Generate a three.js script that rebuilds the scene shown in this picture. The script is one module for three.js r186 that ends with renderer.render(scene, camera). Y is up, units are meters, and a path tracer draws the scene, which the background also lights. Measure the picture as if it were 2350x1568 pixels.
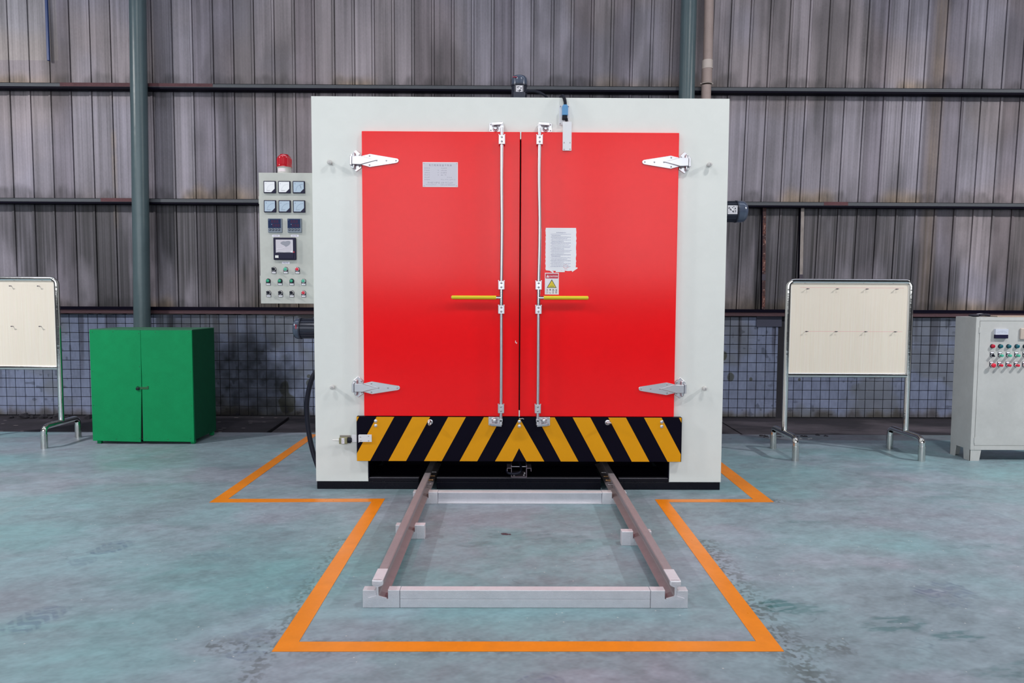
import * as THREE from 'three';
import { RoundedBoxGeometry } from 'three/addons/geometries/RoundedBoxGeometry.js';
import { mergeGeometries } from 'three/addons/utils/BufferGeometryUtils.js';
import { RectAreaLightUniformsLib } from 'three/addons/lights/RectAreaLightUniformsLib.js';

// ---------------------------------------------------------------- camera, lights of the hall, exposure
const scene = new THREE.Scene();
scene.background = new THREE.Color(0.02, 0.022, 0.026);
const camera = new THREE.PerspectiveCamera(53.16, 2350 / 1568, 0.1, 60);
camera.rotation.order = 'YXZ';
camera.position.set(0, 1.5, 0);
camera.rotation.set(-0.0612, -0.0064, 0.0044);
const renderer = new THREE.WebGLRenderer({ antialias: true });
renderer.toneMapping = THREE.LinearToneMapping;
renderer.toneMappingExposure = 0.96;
renderer.shadowMap.enabled = true;
RectAreaLightUniformsLib.init();
const WINDOW_L = 3.05, WINDOW_TINT = [0.93, 0.97, 1.0];
const ADDED_ROOF_L = 1.6, ADDED_ROOF_TINT = [0.78, 0.86, 1.0];
const LAMP_TINT = [1.0, 0.985, 0.97];
// hall: x -13..13, z -8.65..9, ceiling 8 m.  Lamps: [x, y, z, radiance]
const LAMPS = [
  [-8.2, 6.0, -3.2, 860, 'left aisle beside the oven'],
  [8.4, 6.0, -3.2, 860, 'right aisle beside the oven'],
  [3.0, 7.0, -2.3, 230, 'middle aisle, on the cabinet side'],
  [-2.8, 7.0, -2.3, 150, 'middle aisle, on the control box side'],
];

// ---------------------------------------------------------------- helpers
let seed = 7;
const rnd = () => { seed = (seed * 1664525 + 1013904223) >>> 0; return seed / 4294967296; };
const hash = (x, y) => { let h = (x * 374761393 + y * 668265263) | 0; h = Math.imul(h ^ (h >>> 13), 1274126177); return ((h ^ (h >>> 16)) >>> 0) / 4294967296; };
const sm = (t) => t * t * (3 - 2 * t);
const clamp = (v, a = 0, b = 1) => Math.min(b, Math.max(a, v));
const step01 = (a, b, v) => sm(clamp((v - a) / (b - a)));
function vn(x, y, px = 0, py = 0) {
  const xi = Math.floor(x), yi = Math.floor(y), fx = sm(x - xi), fy = sm(y - yi);
  const wx = (i) => (px ? ((i % px) + px) % px : i), wy = (i) => (py ? ((i % py) + py) % py : i);
  const a = hash(wx(xi), wy(yi)), b = hash(wx(xi + 1), wy(yi)), c = hash(wx(xi), wy(yi + 1)), d = hash(wx(xi + 1), wy(yi + 1));
  return a + (b - a) * fx + (c - a) * fy + (a - b - c + d) * fx * fy;
}
function fbm(x, y, o = 4) { let s = 0, a = 0.5, n = 0; for (let i = 0; i < o; i++) { s += a * vn(x + i * 17.3, y + i * 9.1); n += a; a *= 0.5; x *= 2; y *= 2; } return s / n; }
const s2l = (v) => Math.pow(clamp(v), 1 / 2.2) * 255;
function dataTex(w, h, f, srgb = true) {
  const d = new Uint8Array(w * h * 4), o = [0, 0, 0];
  for (let j = 0; j < h; j++) for (let i = 0; i < w; i++) {
    f((i + 0.5) / w, (j + 0.5) / h, o); const k = (j * w + i) * 4;
    if (srgb) { d[k] = s2l(o[0]); d[k + 1] = s2l(o[1]); d[k + 2] = s2l(o[2]); } else { d[k] = o[0] * 255; d[k + 1] = o[1] * 255; d[k + 2] = o[2] * 255; }
    d[k + 3] = 255;
  }
  const t = new THREE.DataTexture(d, w, h);
  t.magFilter = THREE.LinearFilter; t.minFilter = THREE.LinearMipmapLinearFilter; t.generateMipmaps = true;
  t.wrapS = t.wrapT = THREE.MirroredRepeatWrapping;
  if (srgb) t.colorSpace = THREE.SRGBColorSpace;
  t.needsUpdate = true;
  return t;
}
function canvasTex(w, h, draw) {
  const c = document.createElement('canvas'); c.width = w; c.height = h;
  draw(c.getContext('2d'), w, h);
  const t = new THREE.CanvasTexture(c); t.colorSpace = THREE.SRGBColorSpace; t.anisotropy = 8;
  return t;
}
function rep(t, x, y = x) { const c = t.clone(); c.wrapS = c.wrapT = THREE.RepeatWrapping; c.repeat.set(x, y); c.needsUpdate = true; return c; }
function M(color, rough = 0.5, metal = 0, extra = {}) {
  const m = new THREE.MeshPhysicalMaterial({ roughness: rough, metalness: metal, ...extra });
  if (Array.isArray(color)) m.color.setRGB(...color); else m.color.set(color);
  return m;
}
const flat = (g) => { g = g.index ? g.toNonIndexed() : g; for (const k of Object.keys(g.attributes)) if (!['position', 'normal', 'uv'].includes(k)) g.deleteAttribute(k); if (!g.attributes.uv) g.setAttribute('uv', new THREE.BufferAttribute(new Float32Array(g.attributes.position.count * 2), 2)); return g; };
function uvMetres(g) {
  const p = g.attributes.position, u = g.attributes.uv, a = new THREE.Vector3(), b = new THREE.Vector3(), c = new THREE.Vector3();
  for (let i = 0; i < p.count; i += 3) {
    a.fromBufferAttribute(p, i); b.fromBufferAttribute(p, i + 1); c.fromBufferAttribute(p, i + 2);
    const n = b.clone().sub(a).cross(c.clone().sub(a)), x = Math.abs(n.x), y = Math.abs(n.y), z = Math.abs(n.z);
    [a, b, c].forEach((v, k) => (z >= x && z >= y ? u.setXY(i + k, v.x, v.y) : y >= x ? u.setXY(i + k, v.x, v.z) : u.setXY(i + k, v.z, v.y)));
  }
  return g;
}
const join = (gs) => { gs = [].concat(gs).map(flat); return gs.length > 1 ? mergeGeometries(gs) : gs[0]; };
function part(name, gs, m, parent, keepUV = false, label) {
  let g = join(gs); if (!keepUV) g = uvMetres(g);
  const o = new THREE.Mesh(g, m); o.name = name; (parent || scene).add(o);
  if (label) o.userData.label = label;
  return o;
}
const used = {};
const numbered = (n) => { used[n] = (used[n] || 0) + 1; return used[n] === 1 ? n : n + '_' + String(used[n] - 1).padStart(3, '0'); };
function thing(name, label, category, [x, y, z] = [0, 0, 0], group) {
  const o = new THREE.Group(); o.name = numbered(name); o.position.set(x, y, z); scene.add(o);
  o.userData = { label, category }; if (group) o.userData.group = group;
  return o;
}
function struct(name, label) { const o = new THREE.Group(); o.name = name; o.userData = { kind: 'structure', label }; scene.add(o); return o; }
const grp = (name, parent) => { const o = new THREE.Group(); o.name = name; parent.add(o); return o; };
// box from x0..x1, y0..y1, z0..z1 with rounded edges
function bx(x0, x1, y0, y1, z0, z1, r = 0.002, seg = 1) {
  const w = Math.abs(x1 - x0), h = Math.abs(y1 - y0), d = Math.abs(z1 - z0);
  const g = r > 0 ? new RoundedBoxGeometry(w, h, d, seg, Math.min(r, w / 2.2, h / 2.2, d / 2.2)) : new THREE.BoxGeometry(w, h, d);
  return g.translate((x0 + x1) / 2, (y0 + y1) / 2, (z0 + z1) / 2);
}
const cyl = (r, h, n = 20, r2 = r) => new THREE.CylinderGeometry(r2, r, h, n);
// chamfered cylinder facing +z, base at z=0
function knobZ(r, h, x, y, z, n = 24, ch = 0.15) {
  const c = r * ch;
  return new THREE.LatheGeometry([[0.0001, 0], [r, 0], [r, h - c], [r - c, h], [0.0001, h]].map((p) => new THREE.Vector2(...p)), n).rotateX(Math.PI / 2).translate(x, y, z);
}
function tube(pts, r, seg = 40, rad = 12, closed = false) {
  const c = new THREE.CatmullRomCurve3(pts.map((p) => new THREE.Vector3(...p)), closed, 'centripetal');
  return new THREE.TubeGeometry(c, seg, r, rad, closed);
}
// polyline of points with rounded corners of radius R
function bentTube(pts, r, R, rad = 16) {
  const v = pts.map((p) => new THREE.Vector3(...p)), path = new THREE.CurvePath();
  let last = v[0];
  for (let i = 1; i < v.length - 1; i++) {
    const a = v[i].clone().add(v[i - 1].clone().sub(v[i]).setLength(R)), b = v[i].clone().add(v[i + 1].clone().sub(v[i]).setLength(R));
    path.add(new THREE.LineCurve3(last, a)); path.add(new THREE.QuadraticBezierCurve3(a, v[i], b)); last = b;
  }
  path.add(new THREE.LineCurve3(last, v[v.length - 1]));
  const P = []; for (const c of path.curves) { const n = c.isLineCurve3 ? 2 : 10; for (let k = 0; k < n; k++) P.push(c.getPoint(k / n)); } P.push(v[v.length - 1]);
  const N = P.length, curve = new THREE.Curve();
  curve.getPoint = (t, o = new THREE.Vector3()) => { const f = t * (N - 1), i = Math.min(N - 2, Math.floor(f)); return o.copy(P[i]).lerp(P[i + 1], f - i); };
  curve.getPointAt = curve.getPoint;
  return new THREE.TubeGeometry(curve, (N - 1) * 2, r, rad, false);
}
function ext(points, depth, bevel = 0, z = 0) {   // extrude an outline in x, y towards +z
  const s = points instanceof THREE.Shape ? points : new THREE.Shape(points.map((p) => new THREE.Vector2(...p)));
  return new THREE.ExtrudeGeometry(s, { depth: depth - 2 * bevel, bevelEnabled: bevel > 0, bevelSize: bevel, bevelThickness: bevel, bevelOffset: -bevel, bevelSegments: 1, curveSegments: 10 }).translate(0, 0, z + bevel);
}
const plate = (x0, x1, y0, y1, z) => new THREE.PlaneGeometry(x1 - x0, y1 - y0).translate((x0 + x1) / 2, (y0 + y1) / 2, z);
// a thin printed card: box body whose front carries the print
function card(name, x0, x1, y0, y1, z0, z1, print, parent, label) {
  const g = new THREE.BoxGeometry(x1 - x0, y1 - y0, z1 - z0).translate((x0 + x1) / 2, (y0 + y1) / 2, (z0 + z1) / 2);
  const n = flat(g), p = n.attributes.position, u = n.attributes.uv;
  for (let i = 0; i < p.count; i++) u.setXY(i, (p.getX(i) - x0) / (x1 - x0), (p.getY(i) - y0) / (y1 - y0));
  return part(name, n, print, parent, true, label);
}

// ---------------------------------------------------------------- shared relief and wear maps
const grain = dataTex(512, 512, (u, v, o) => { const n = 0.5 * vn(u * 64, v * 64, 64, 64) + 0.3 * vn(u * 128, v * 128, 128, 128) + 0.2 * vn(u * 256, v * 256, 256, 256); o[0] = o[1] = o[2] = n; }, false);
const waves = dataTex(256, 256, (u, v, o) => { const n = 0.6 * vn(u * 8, v * 8, 8, 8) + 0.4 * vn(u * 16 + 3, v * 16, 16, 16); o[0] = o[1] = o[2] = n; }, false);
const faint = dataTex(256, 256, (u, v, o) => { const n = 0.955 + 0.045 * (0.6 * vn(u * 6, v * 6, 6, 6) + 0.4 * vn(u * 40, v * 40, 40, 40)); o[0] = o[1] = o[2] = n; });
const mottle = dataTex(512, 512, (u, v, o) => { const n = 0.86 + 0.14 * (0.55 * vn(u * 10, v * 10, 10, 10) + 0.3 * vn(u * 40, v * 40, 40, 40) + 0.15 * vn(u * 160, v * 160, 160, 160)); o[0] = o[1] = o[2] = n; });
const smear = dataTex(512, 512, (u, v, o) => { const n = 0.5 * vn(u * 6, v * 6, 6, 6) + 0.3 * vn(u * 24, v * 12, 24, 12) + 0.2 * vn(u * 96, v * 48, 96, 48); o[0] = o[1] = o[2] = 0.55 + 0.45 * n; }, false);
const rust = dataTex(512, 512, (u, v, o) => {
  const n = 0.5 * vn(u * 8, v * 8, 8, 8) + 0.3 * vn(u * 32, v * 32, 32, 32) + 0.2 * vn(u * 96, v * 96, 96, 96), k = step01(0.42, 0.58, n), w = step01(0.66, 0.72, vn(u * 40 + 5, v * 24, 40, 24));
  o[0] = 0.10 + 0.14 * k + 0.35 * w; o[1] = 0.055 + 0.05 * k + 0.3 * w; o[2] = 0.06 + 0.02 * k + 0.24 * w;
});

// ---------------------------------------------------------------- materials
const ivory = M([0.80, 0.82, 0.80], 0.42, 0, { map: rep(faint, 0.5), bumpMap: rep(grain, 3), bumpScale: 0.00012, clearcoat: 0.25, clearcoatRoughness: 0.3 });
const red = M([0.97, 0.002, 0.006], 0.6, 0, { map: rep(faint, 0.9), bumpMap: rep(waves, 1.1), bumpScale: 0.0022, specularIntensity: 0.12, clearcoat: 0.5, clearcoatRoughness: 0.17 });
const blackPaint = M([0.004, 0.003, 0.010], 0.55, 0, { specularIntensity: 0.12, bumpMap: rep(grain, 4), bumpScale: 0.0002 });
const yellowTape = M([0.80, 0.34, 0.002], 0.5, 0, { map: rep(faint, 1.3), specularIntensity: 0.4 });
const yellowGrip = M([0.76, 0.62, 0.02], 0.45, 0, { bumpMap: rep(grain, 8), bumpScale: 0.0004 });
const chrome = M([0.80, 0.80, 0.82], 0.18, 1);
const castSteel = M([0.66, 0.65, 0.69], 0.33, 1);
const alu = M([0.78, 0.775, 0.82], 0.45, 0.12, { bumpMap: rep(grain, 4), bumpScale: 0.0001 });
const rustDark = M([0.13, 0.045, 0.055], 0.7, 0, { map: rep(smear, 2, 6), bumpMap: rep(grain, 6), bumpScale: 0.0015 });
const flaked = M([0.40, 0.34, 0.32], 0.7, 0, { map: rep(smear, 5, 2), bumpMap: rep(grain, 6), bumpScale: 0.0015 });
const boltSteel = M([0.45, 0.42, 0.44], 0.4, 0.9);
const brassBolt = M([0.42, 0.25, 0.13], 0.4, 0.85);
const blackRubber = M([0.006, 0.007, 0.018], 0.5, 0, { specularIntensity: 0.5 });
const whitePlastic = M([0.80, 0.79, 0.78], 0.35);
const motorBlue = M([0.07, 0.09, 0.14], 0.25, 0.1, { clearcoat: 0.5, clearcoatRoughness: 0.15 });
const motorDark = M([0.03, 0.034, 0.055], 0.32, 0.2);
const boxGrey = M([0.60, 0.61, 0.575], 0.45, 0, { map: rep(mottle, 1.2), bumpMap: rep(grain, 6), bumpScale: 0.0002 });
const bezelDark = M([0.012, 0.010, 0.04], 0.45, 0, { specularIntensity: 0.5 });
const bezelBlue = M([0.20, 0.24, 0.30], 0.4);
const cabGrey = M([0.56, 0.56, 0.555], 0.5, 0, { map: rep(mottle, 1.1), bumpMap: rep(grain, 5), bumpScale: 0.0003 });
const green = M([0.004, 0.285, 0.098], 0.6, 0, { specularIntensity: 0.35, map: rep(mottle, 1.4), bumpMap: rep(grain, 4), bumpScale: 0.0005 });
const silverPaint = M([0.72, 0.715, 0.775], 0.42, 0.25, { map: rep(mottle, 2), bumpMap: rep(grain, 5), bumpScale: 0.0008 });
const mauvePaint = M([0.315, 0.275, 0.295], 0.45, 0.15, { map: rep(mottle, 2.3), bumpMap: rep(grain, 6), bumpScale: 0.0006 });
const darkSteel = M([0.10, 0.085, 0.11], 0.4, 0.6);
const rustMat = M([0.5, 0.38, 0.4], 0.75, 0, { map: rep(rust, 2.2), bumpMap: rep(grain, 8), bumpScale: 0.0015 });
const purlinMat = M([0.085, 0.09, 0.105], 0.6, 0.1, { map: rep(mottle, 1.5), bumpMap: rep(grain, 4), bumpScale: 0.0008 });
const columnMat = M([0.085, 0.125, 0.14], 0.33, 0, { map: rep(mottle, 1.2), bumpMap: rep(waves, 2), bumpScale: 0.001 });
const stainless = M([0.78, 0.76, 0.74], 0.13, 1, { roughnessMap: rep(smear, 2), bumpMap: rep(waves, 5), bumpScale: 0.0003 });
const brushed = M([0.66, 0.65, 0.63], 0.34, 1, { roughnessMap: rep(smear, 5, 1) });
const tapeOrange = M([0.82, 0.235, 0.006], 0.45, 0, { map: rep(mottle, 1.7), roughnessMap: rep(smear, 1) });

// ---------------------------------------------------------------- floor
// coated floor: map covers x -7..7, z -9.1..-1.9
const FX0 = -7, FW = 14, FZ0 = -9.1, FD = 7.2;
const prints = [   // worn tread and scuff marks: x, z, half length, half width, turn, strength, ribbed
  [-2.38, -4.03, 0.1, 0.15, 0.25, 0.95, 1], [-2.42, -3.82, 0.1, 0.08, 0.2, 0.45, 1], [-2.2, -3.12, 0.12, 0.15, 0.25, 0.85, 1], [2.2, -3.38, 0.1, 0.15, -0.5, 0.9, 1], [2.33, -3.47, 0.1, 0.12, -0.5, 0.7, 1], [1.33, -3.27, 0.1, 0.07, -0.1, 0.95, 2], [1.42, -3.24, 0.14, 0.06, 0, 0.6, 2],
  [1.82, -3.08, 0.2, 0.08, -0.25, 0.75, 2], [2.02, -2.97, 0.15, 0.06, -0.2, 0.8, 2], [0.14, -2.6, 0.1, 0.06, 0, 0.8, 1], [-1.12, -2.95, 0.09, 0.09, 0.1, 0.6, 1], [-1.1, -2.8, 0.09, 0.05, 0, 0.7, 1], [-1.2, -3.25, 0.1, 0.13, 0.3, 0.4, 1], [-1.12, -3.55, 0.1, 0.13, 0.3, 0.4, 1], [-0.95, -3.6, 0.3, 0.1, 0.5, 0.4, 1], [2.0, -4.55, 0.12, 0.03, 0, 0.5, 2], [2.5, -4.62, 0.2, 0.04, 0.1, 0.35, 1],
  [1.95, -5.1, 0.1, 0.05, 0, 0.6, 2], [2.9, -4.1, 0.2, 0.05, -0.1, 0.35, 2], [0.2, -4.25, 0.35, 0.09, 0.1, 0.4, 2], [-0.15, -4.1, 0.2, 0.05, 0, 0.35, 2], [-1.65, -3.9, 0.16, 0.05, 0.3, 0.35, 1], [2.3, -2.7, 0.5, 0.06, -0.05, 0.5, 2], [-1.45, -5.0, 0.14, 0.04, 0.2, 0.3, 1], [-1.9, -4.95, 0.18, 0.05, 0.4, 0.25, 1], [3.4, -6.0, 0.6, 0.1, -0.1, 0.25, 1], [-3.2, -5.6, 0.25, 0.08, 0.2, 0.3, 1],
];
function floorColour(x, z, o) {
  const w1 = fbm(x * 0.55 + 3, z * 0.55, 3), w2 = fbm(x * 1.6, z * 2.4 + 11, 4), sl = z + 0.16 * x, w3 = fbm(x * 5.5 + 2, sl * 10, 4), w4 = vn(x * 70, z * 100), w5 = fbm(x * 15 + 70, sl * 24, 3);
  // worn epoxy: teal where fresh, grey and mauve dust where walked on, all in short brushed streaks
  const teal = clamp(0.42 + (w1 - 0.5) * 1.3 + (w2 - 0.5) * 0.9 + (w3 - 0.5) * 0.5);
  let dust = step01(0.45, 0.66, fbm(x * 1.3 + 31, z * 2.1 + 7, 4) + 0.3 * (w3 - 0.5));
  let r = 0.214 - 0.065 * teal, g = 0.272 + 0.012 * teal, b = 0.315 - 0.008 * teal;
  if (Math.abs(x - 0.09) < 0.62 && z > -4.98 && z < -3.2) dust = Math.max(dust, 0.95 * step01(0.42, 0.6, fbm(x * 2 + 9, z * 2.6, 4)) * step01(-3.3, -3.9, z));  // raises the pinkish tone between the rails
  r += dust * 0.036; g += dust * 0.001; b += dust * 0.014;
  const w6 = fbm(x * 38 + 5, sl * 55, 2), k = 1.04 + 0.36 * (w2 - 0.5) + 0.3 * (w3 - 0.5) + 0.34 * (w5 - 0.5) + 0.2 * (w6 - 0.5) + 0.12 * (w4 - 0.5);
  r *= k; g *= k; b *= k;
  let dark = 0, teals = 0;
  for (const [px, pz, hl, hw, a, s, kind] of prints) {
    const dx = x - px, dz = z - pz; if (Math.abs(dx) > 0.8 || Math.abs(dz) > 0.5) continue;
    const c = Math.cos(a), q = Math.sin(a), lx = (dx * c + dz * q) / hl, lz = (-dx * q + dz * c) / hw;
    const e = 1 - step01(kind === 1 ? 0.82 : 0.7, kind === 1 ? 1.0 : 1.1, Math.hypot(lx, lz) + (w3 - 0.5) * 0.9 + (w5 - 0.5) * 0.5);
    if (e <= 0) continue;
    const ph = (dz - dx * 0.5 + 0.022 * Math.sin(dx * 48) + 0.02 * w2) / 0.058;
    const rib = kind === 1 ? (0.35 + 0.65 * step01(0.1, 0.24, Math.abs((((ph % 1) + 1) % 1) - 0.5))) * (0.25 + 0.75 * step01(0.36, 0.6, 0.6 * w3 + 0.4 * w6 + 0.3 * (w5 - 0.5))) : 0.3 + 0.7 * step01(0.42, 0.6, fbm(x * 16, sl * 60, 3));
    if (kind === 1) dark = Math.max(dark, e * s * rib); else teals = Math.max(teals, e * s * rib);
  }
  // dark scraps of old adhesive beside the painted lines
  const near = Math.max(Math.abs(x - 1.22) < 0.14 && z > -4.2 ? 1 - Math.abs(x - 1.22) / 0.14 : 0, Math.abs(x + 1.02) < 0.1 && z > -4.2 ? 0.8 * (1 - Math.abs(x + 1.02) / 0.1) : 0, Math.abs(z + 2.87) < 0.1 && Math.abs(x - 0.1) < 1.4 ? 0.8 * (1 - Math.abs(z + 2.87) / 0.1) : 0, 0.8 * clamp(1.25 - Math.hypot(x - 1.23, (z + 2.92) * 0.6) / 0.09), 0.9 * clamp(1.25 - Math.hypot((x - 2.02) * 0.7, (z + 5.02)) / 0.07));
  const scrap = near * step01(0.46, 0.6, 0.35 * fbm(x * 11, z * 16 + x * 6, 3) + 0.65 * fbm(x * 60, z * 60, 2)) * 0.8;
  r *= 1 - 0.42 * dark - 0.62 * teals - 0.6 * scrap; g *= 1 - 0.4 * dark - 0.4 * teals - 0.62 * scrap; b *= 1 - 0.3 * dark - 0.42 * teals - 0.66 * scrap;
  // hairline scratches and grit
  const sc = step01(0.985, 1, 1 - Math.abs(fbm(x * 1.3 + z * 0.4, z * 6 - x, 3) - 0.5) * 3) * step01(0.55, 0.75, fbm(x * 2.2, z * 2.2 + 50, 2));
  r *= 1 - 0.25 * sc; g *= 1 - 0.22 * sc; b *= 1 - 0.2 * sc;
  if (hash(Math.floor(x * 170), Math.floor(z * 170)) > 0.99955) { r = 0.5; g = 0.5; b = 0.5; }
  const chip = Math.hypot((x + 0.005) * 1.0, (z + 4.29) * 2.2 - (x + 0.005) * 0.4) + (vn(x * 90, z * 90) - 0.5) * 0.03;
  if (chip < 0.032) { r = 0.05; g = 0.03; b = 0.05; }
  // worn grey apron at the right rear
  if (x > 2.6 && -z > 7.24 + 0.05 * vn(x * 4, 2) + 0.25 * step01(3.0, 2.6, x)) { r = r * 0.8 + 0.015; g *= 0.66; b *= 0.66; }
  o[0] = r; o[1] = g; o[2] = b;
}
const floorMap = dataTex(2048, 1024, (u, v, o) => floorColour(FX0 + u * FW, FZ0 + v * FD, o));
// the part nearest the camera at a finer scale: x -3.5..3.5, z -5.2..-2.2
const NX = -3.5, NW = 7, NZ = -5.2, ND = 3;
const floorNear = dataTex(2048, 1536, (u, v, o) => floorColour(NX + u * NW, NZ + v * ND, o));
const floorRough = dataTex(1024, 512, (u, v, o) => { const x = FX0 + u * FW, z = FZ0 + v * FD; const n = 0.42 + 0.5 * (fbm(x * 2, z * 3, 4) - 0.3) + 0.1 * (vn(x * 30, z * 40) - 0.5); o[0] = o[1] = o[2] = clamp(n, 0.25, 0.95); }, false);
const floorMat = M([1, 1, 1], 0.85, 0, { map: floorMap, roughnessMap: floorRough, bumpMap: rep(grain, 9, 5), bumpScale: 0.0004 });
const floor = struct('floor', 'worn grey green epoxy coated factory floor');
function floorUV(g) { g = flat(g); const p = g.attributes.position, u = g.attributes.uv; for (let i = 0; i < p.count; i++) u.setXY(i, (p.getX(i) - FX0) / FW, (p.getZ(i) - FZ0) / FD); return g; }
part('coated_slab', [floorUV(bx(-13, NX, -0.2, 0, -7.6, 9, 0)), floorUV(bx(NX, 2.62, -0.2, 0, -7.6, NZ, 0)), floorUV(bx(2.62, -NX, -0.2, 0, -7.57, NZ, 0)), floorUV(bx(-NX, 13, -0.2, 0, -7.57, 9, 0)), floorUV(bx(NX, -NX, -0.2, 0, NZ + ND, 9, 0))], floorMat, floor, true);
{
  const g = flat(bx(NX, NX + NW, -0.2, 0, NZ, NZ + ND, 0)), p = g.attributes.position, u = g.attributes.uv, m = floorMat.clone(); m.map = floorNear; m.roughness = 0.62; m.roughnessMap = rep(smear, 2, 1); m.bumpMap = rep(grain, 5, 3);
  for (let i = 0; i < p.count; i++) u.setXY(i, (p.getX(i) - NX) / NW, (p.getZ(i) - NZ) / ND);
  part('coated_slab', g, m, floor, true);
}
const bareMap = dataTex(1024, 256, (u, v, o) => {
  const x = FX0 + u * FW, z = -8.7 + v * 1.2, n = fbm(x * 3, z * 5, 4), d = fbm(x * 9 + 4, z * 14, 3), k = 0.55 + 0.9 * (n - 0.4) + 0.5 * (d - 0.5);
  const soot = step01(0.35, 0.65, fbm(x * 1.7 + 8, z * 3 + 2, 4) + 0.25 * step01(-8.1, -8.6, z) + (x < -2.7 ? 0.16 : -0.03) + 0.2 * (d - 0.5));  // darker towards the wall and along the left stretch
  o[0] = (0.085 * k + 0.012) * (1 - 0.75 * soot); o[1] = (0.068 * k + 0.01) * (1 - 0.77 * soot); o[2] = (0.082 * k + 0.014) * (1 - 0.7 * soot);
  if (x < -2.8 && hash(Math.floor(x * 22), Math.floor(z * 40)) > 0.985) { o[0] = 0.2; o[1] = 0.17; o[2] = 0.18; }
});
const bareMat = M([1, 1, 1], 0.85, 0, { map: bareMap, bumpMap: rep(grain, 9, 2), bumpScale: 0.003 });
function bareUV(g) { g = flat(g); const p = g.attributes.position, u = g.attributes.uv; for (let i = 0; i < p.count; i++) u.setXY(i, (p.getX(i) - FX0) / FW, (p.getZ(i) + 8.7) / 1.2); return g; }
const slabs = [[[-13, -7.605], [-13, -8.66], [-2.79, -8.66], [-2.72, -7.65], [-3.3, -7.66], [-3.35, -7.605]], [[-2.66, -7.605], [-2.74, -8.66], [2.655, -8.66], [2.64, -7.605]], [[2.655, -7.575], [2.67, -8.66], [13, -8.66], [13, -7.575]]];
for (const s of slabs) part('bare_concrete_slab', bareUV(ext(s.map(([x, z]) => [x, -z]), 0.19, 0.004).rotateX(-Math.PI / 2).translate(0, -0.195, 0)), bareMat, floor, true, 'bare dirty concrete slab along the wall');
part('sub_base', bx(-13, 13, -0.5, -0.2, -8.9, 9.3, 0), M([0.01, 0.01, 0.012], 0.9), floor);

// painted safety line
const line = thing('floor_marking', 'orange painted safety line stepping round the oven and its rail track', 'floor marking', [0, 0, 0]);
const strip = (pts) => part('line_stripe', ext(pts.map(([x, z]) => [x, -z]), 0.002).rotateX(-Math.PI / 2), tapeOrange, line);
strip([[-2.19, -4.955], [-2.192, -7.5], [-2.1, -7.5], [-2.088, -5.043]]);
strip([[-2.19, -4.955], [-2.088, -5.043], [-0.918, -5.06], [-1.003, -4.982]]);
strip([[-1.003, -4.982], [-0.918, -5.06], [-0.908, -2.907], [-0.998, -2.824]]);
strip([[-0.998, -2.824], [-0.908, -2.907], [1.1, -2.916], [1.189, -2.83]]);
strip([[1.189, -2.83], [1.1, -2.916], [1.115, -5.058], [1.205, -4.992]]);
strip([[1.205, -4.992], [1.115, -5.058], [1.862, -5.072], [1.991, -4.998]]);
strip([[1.991, -4.998], [1.862, -5.072], [1.868, -7.5], [1.99, -7.5]]);

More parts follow.
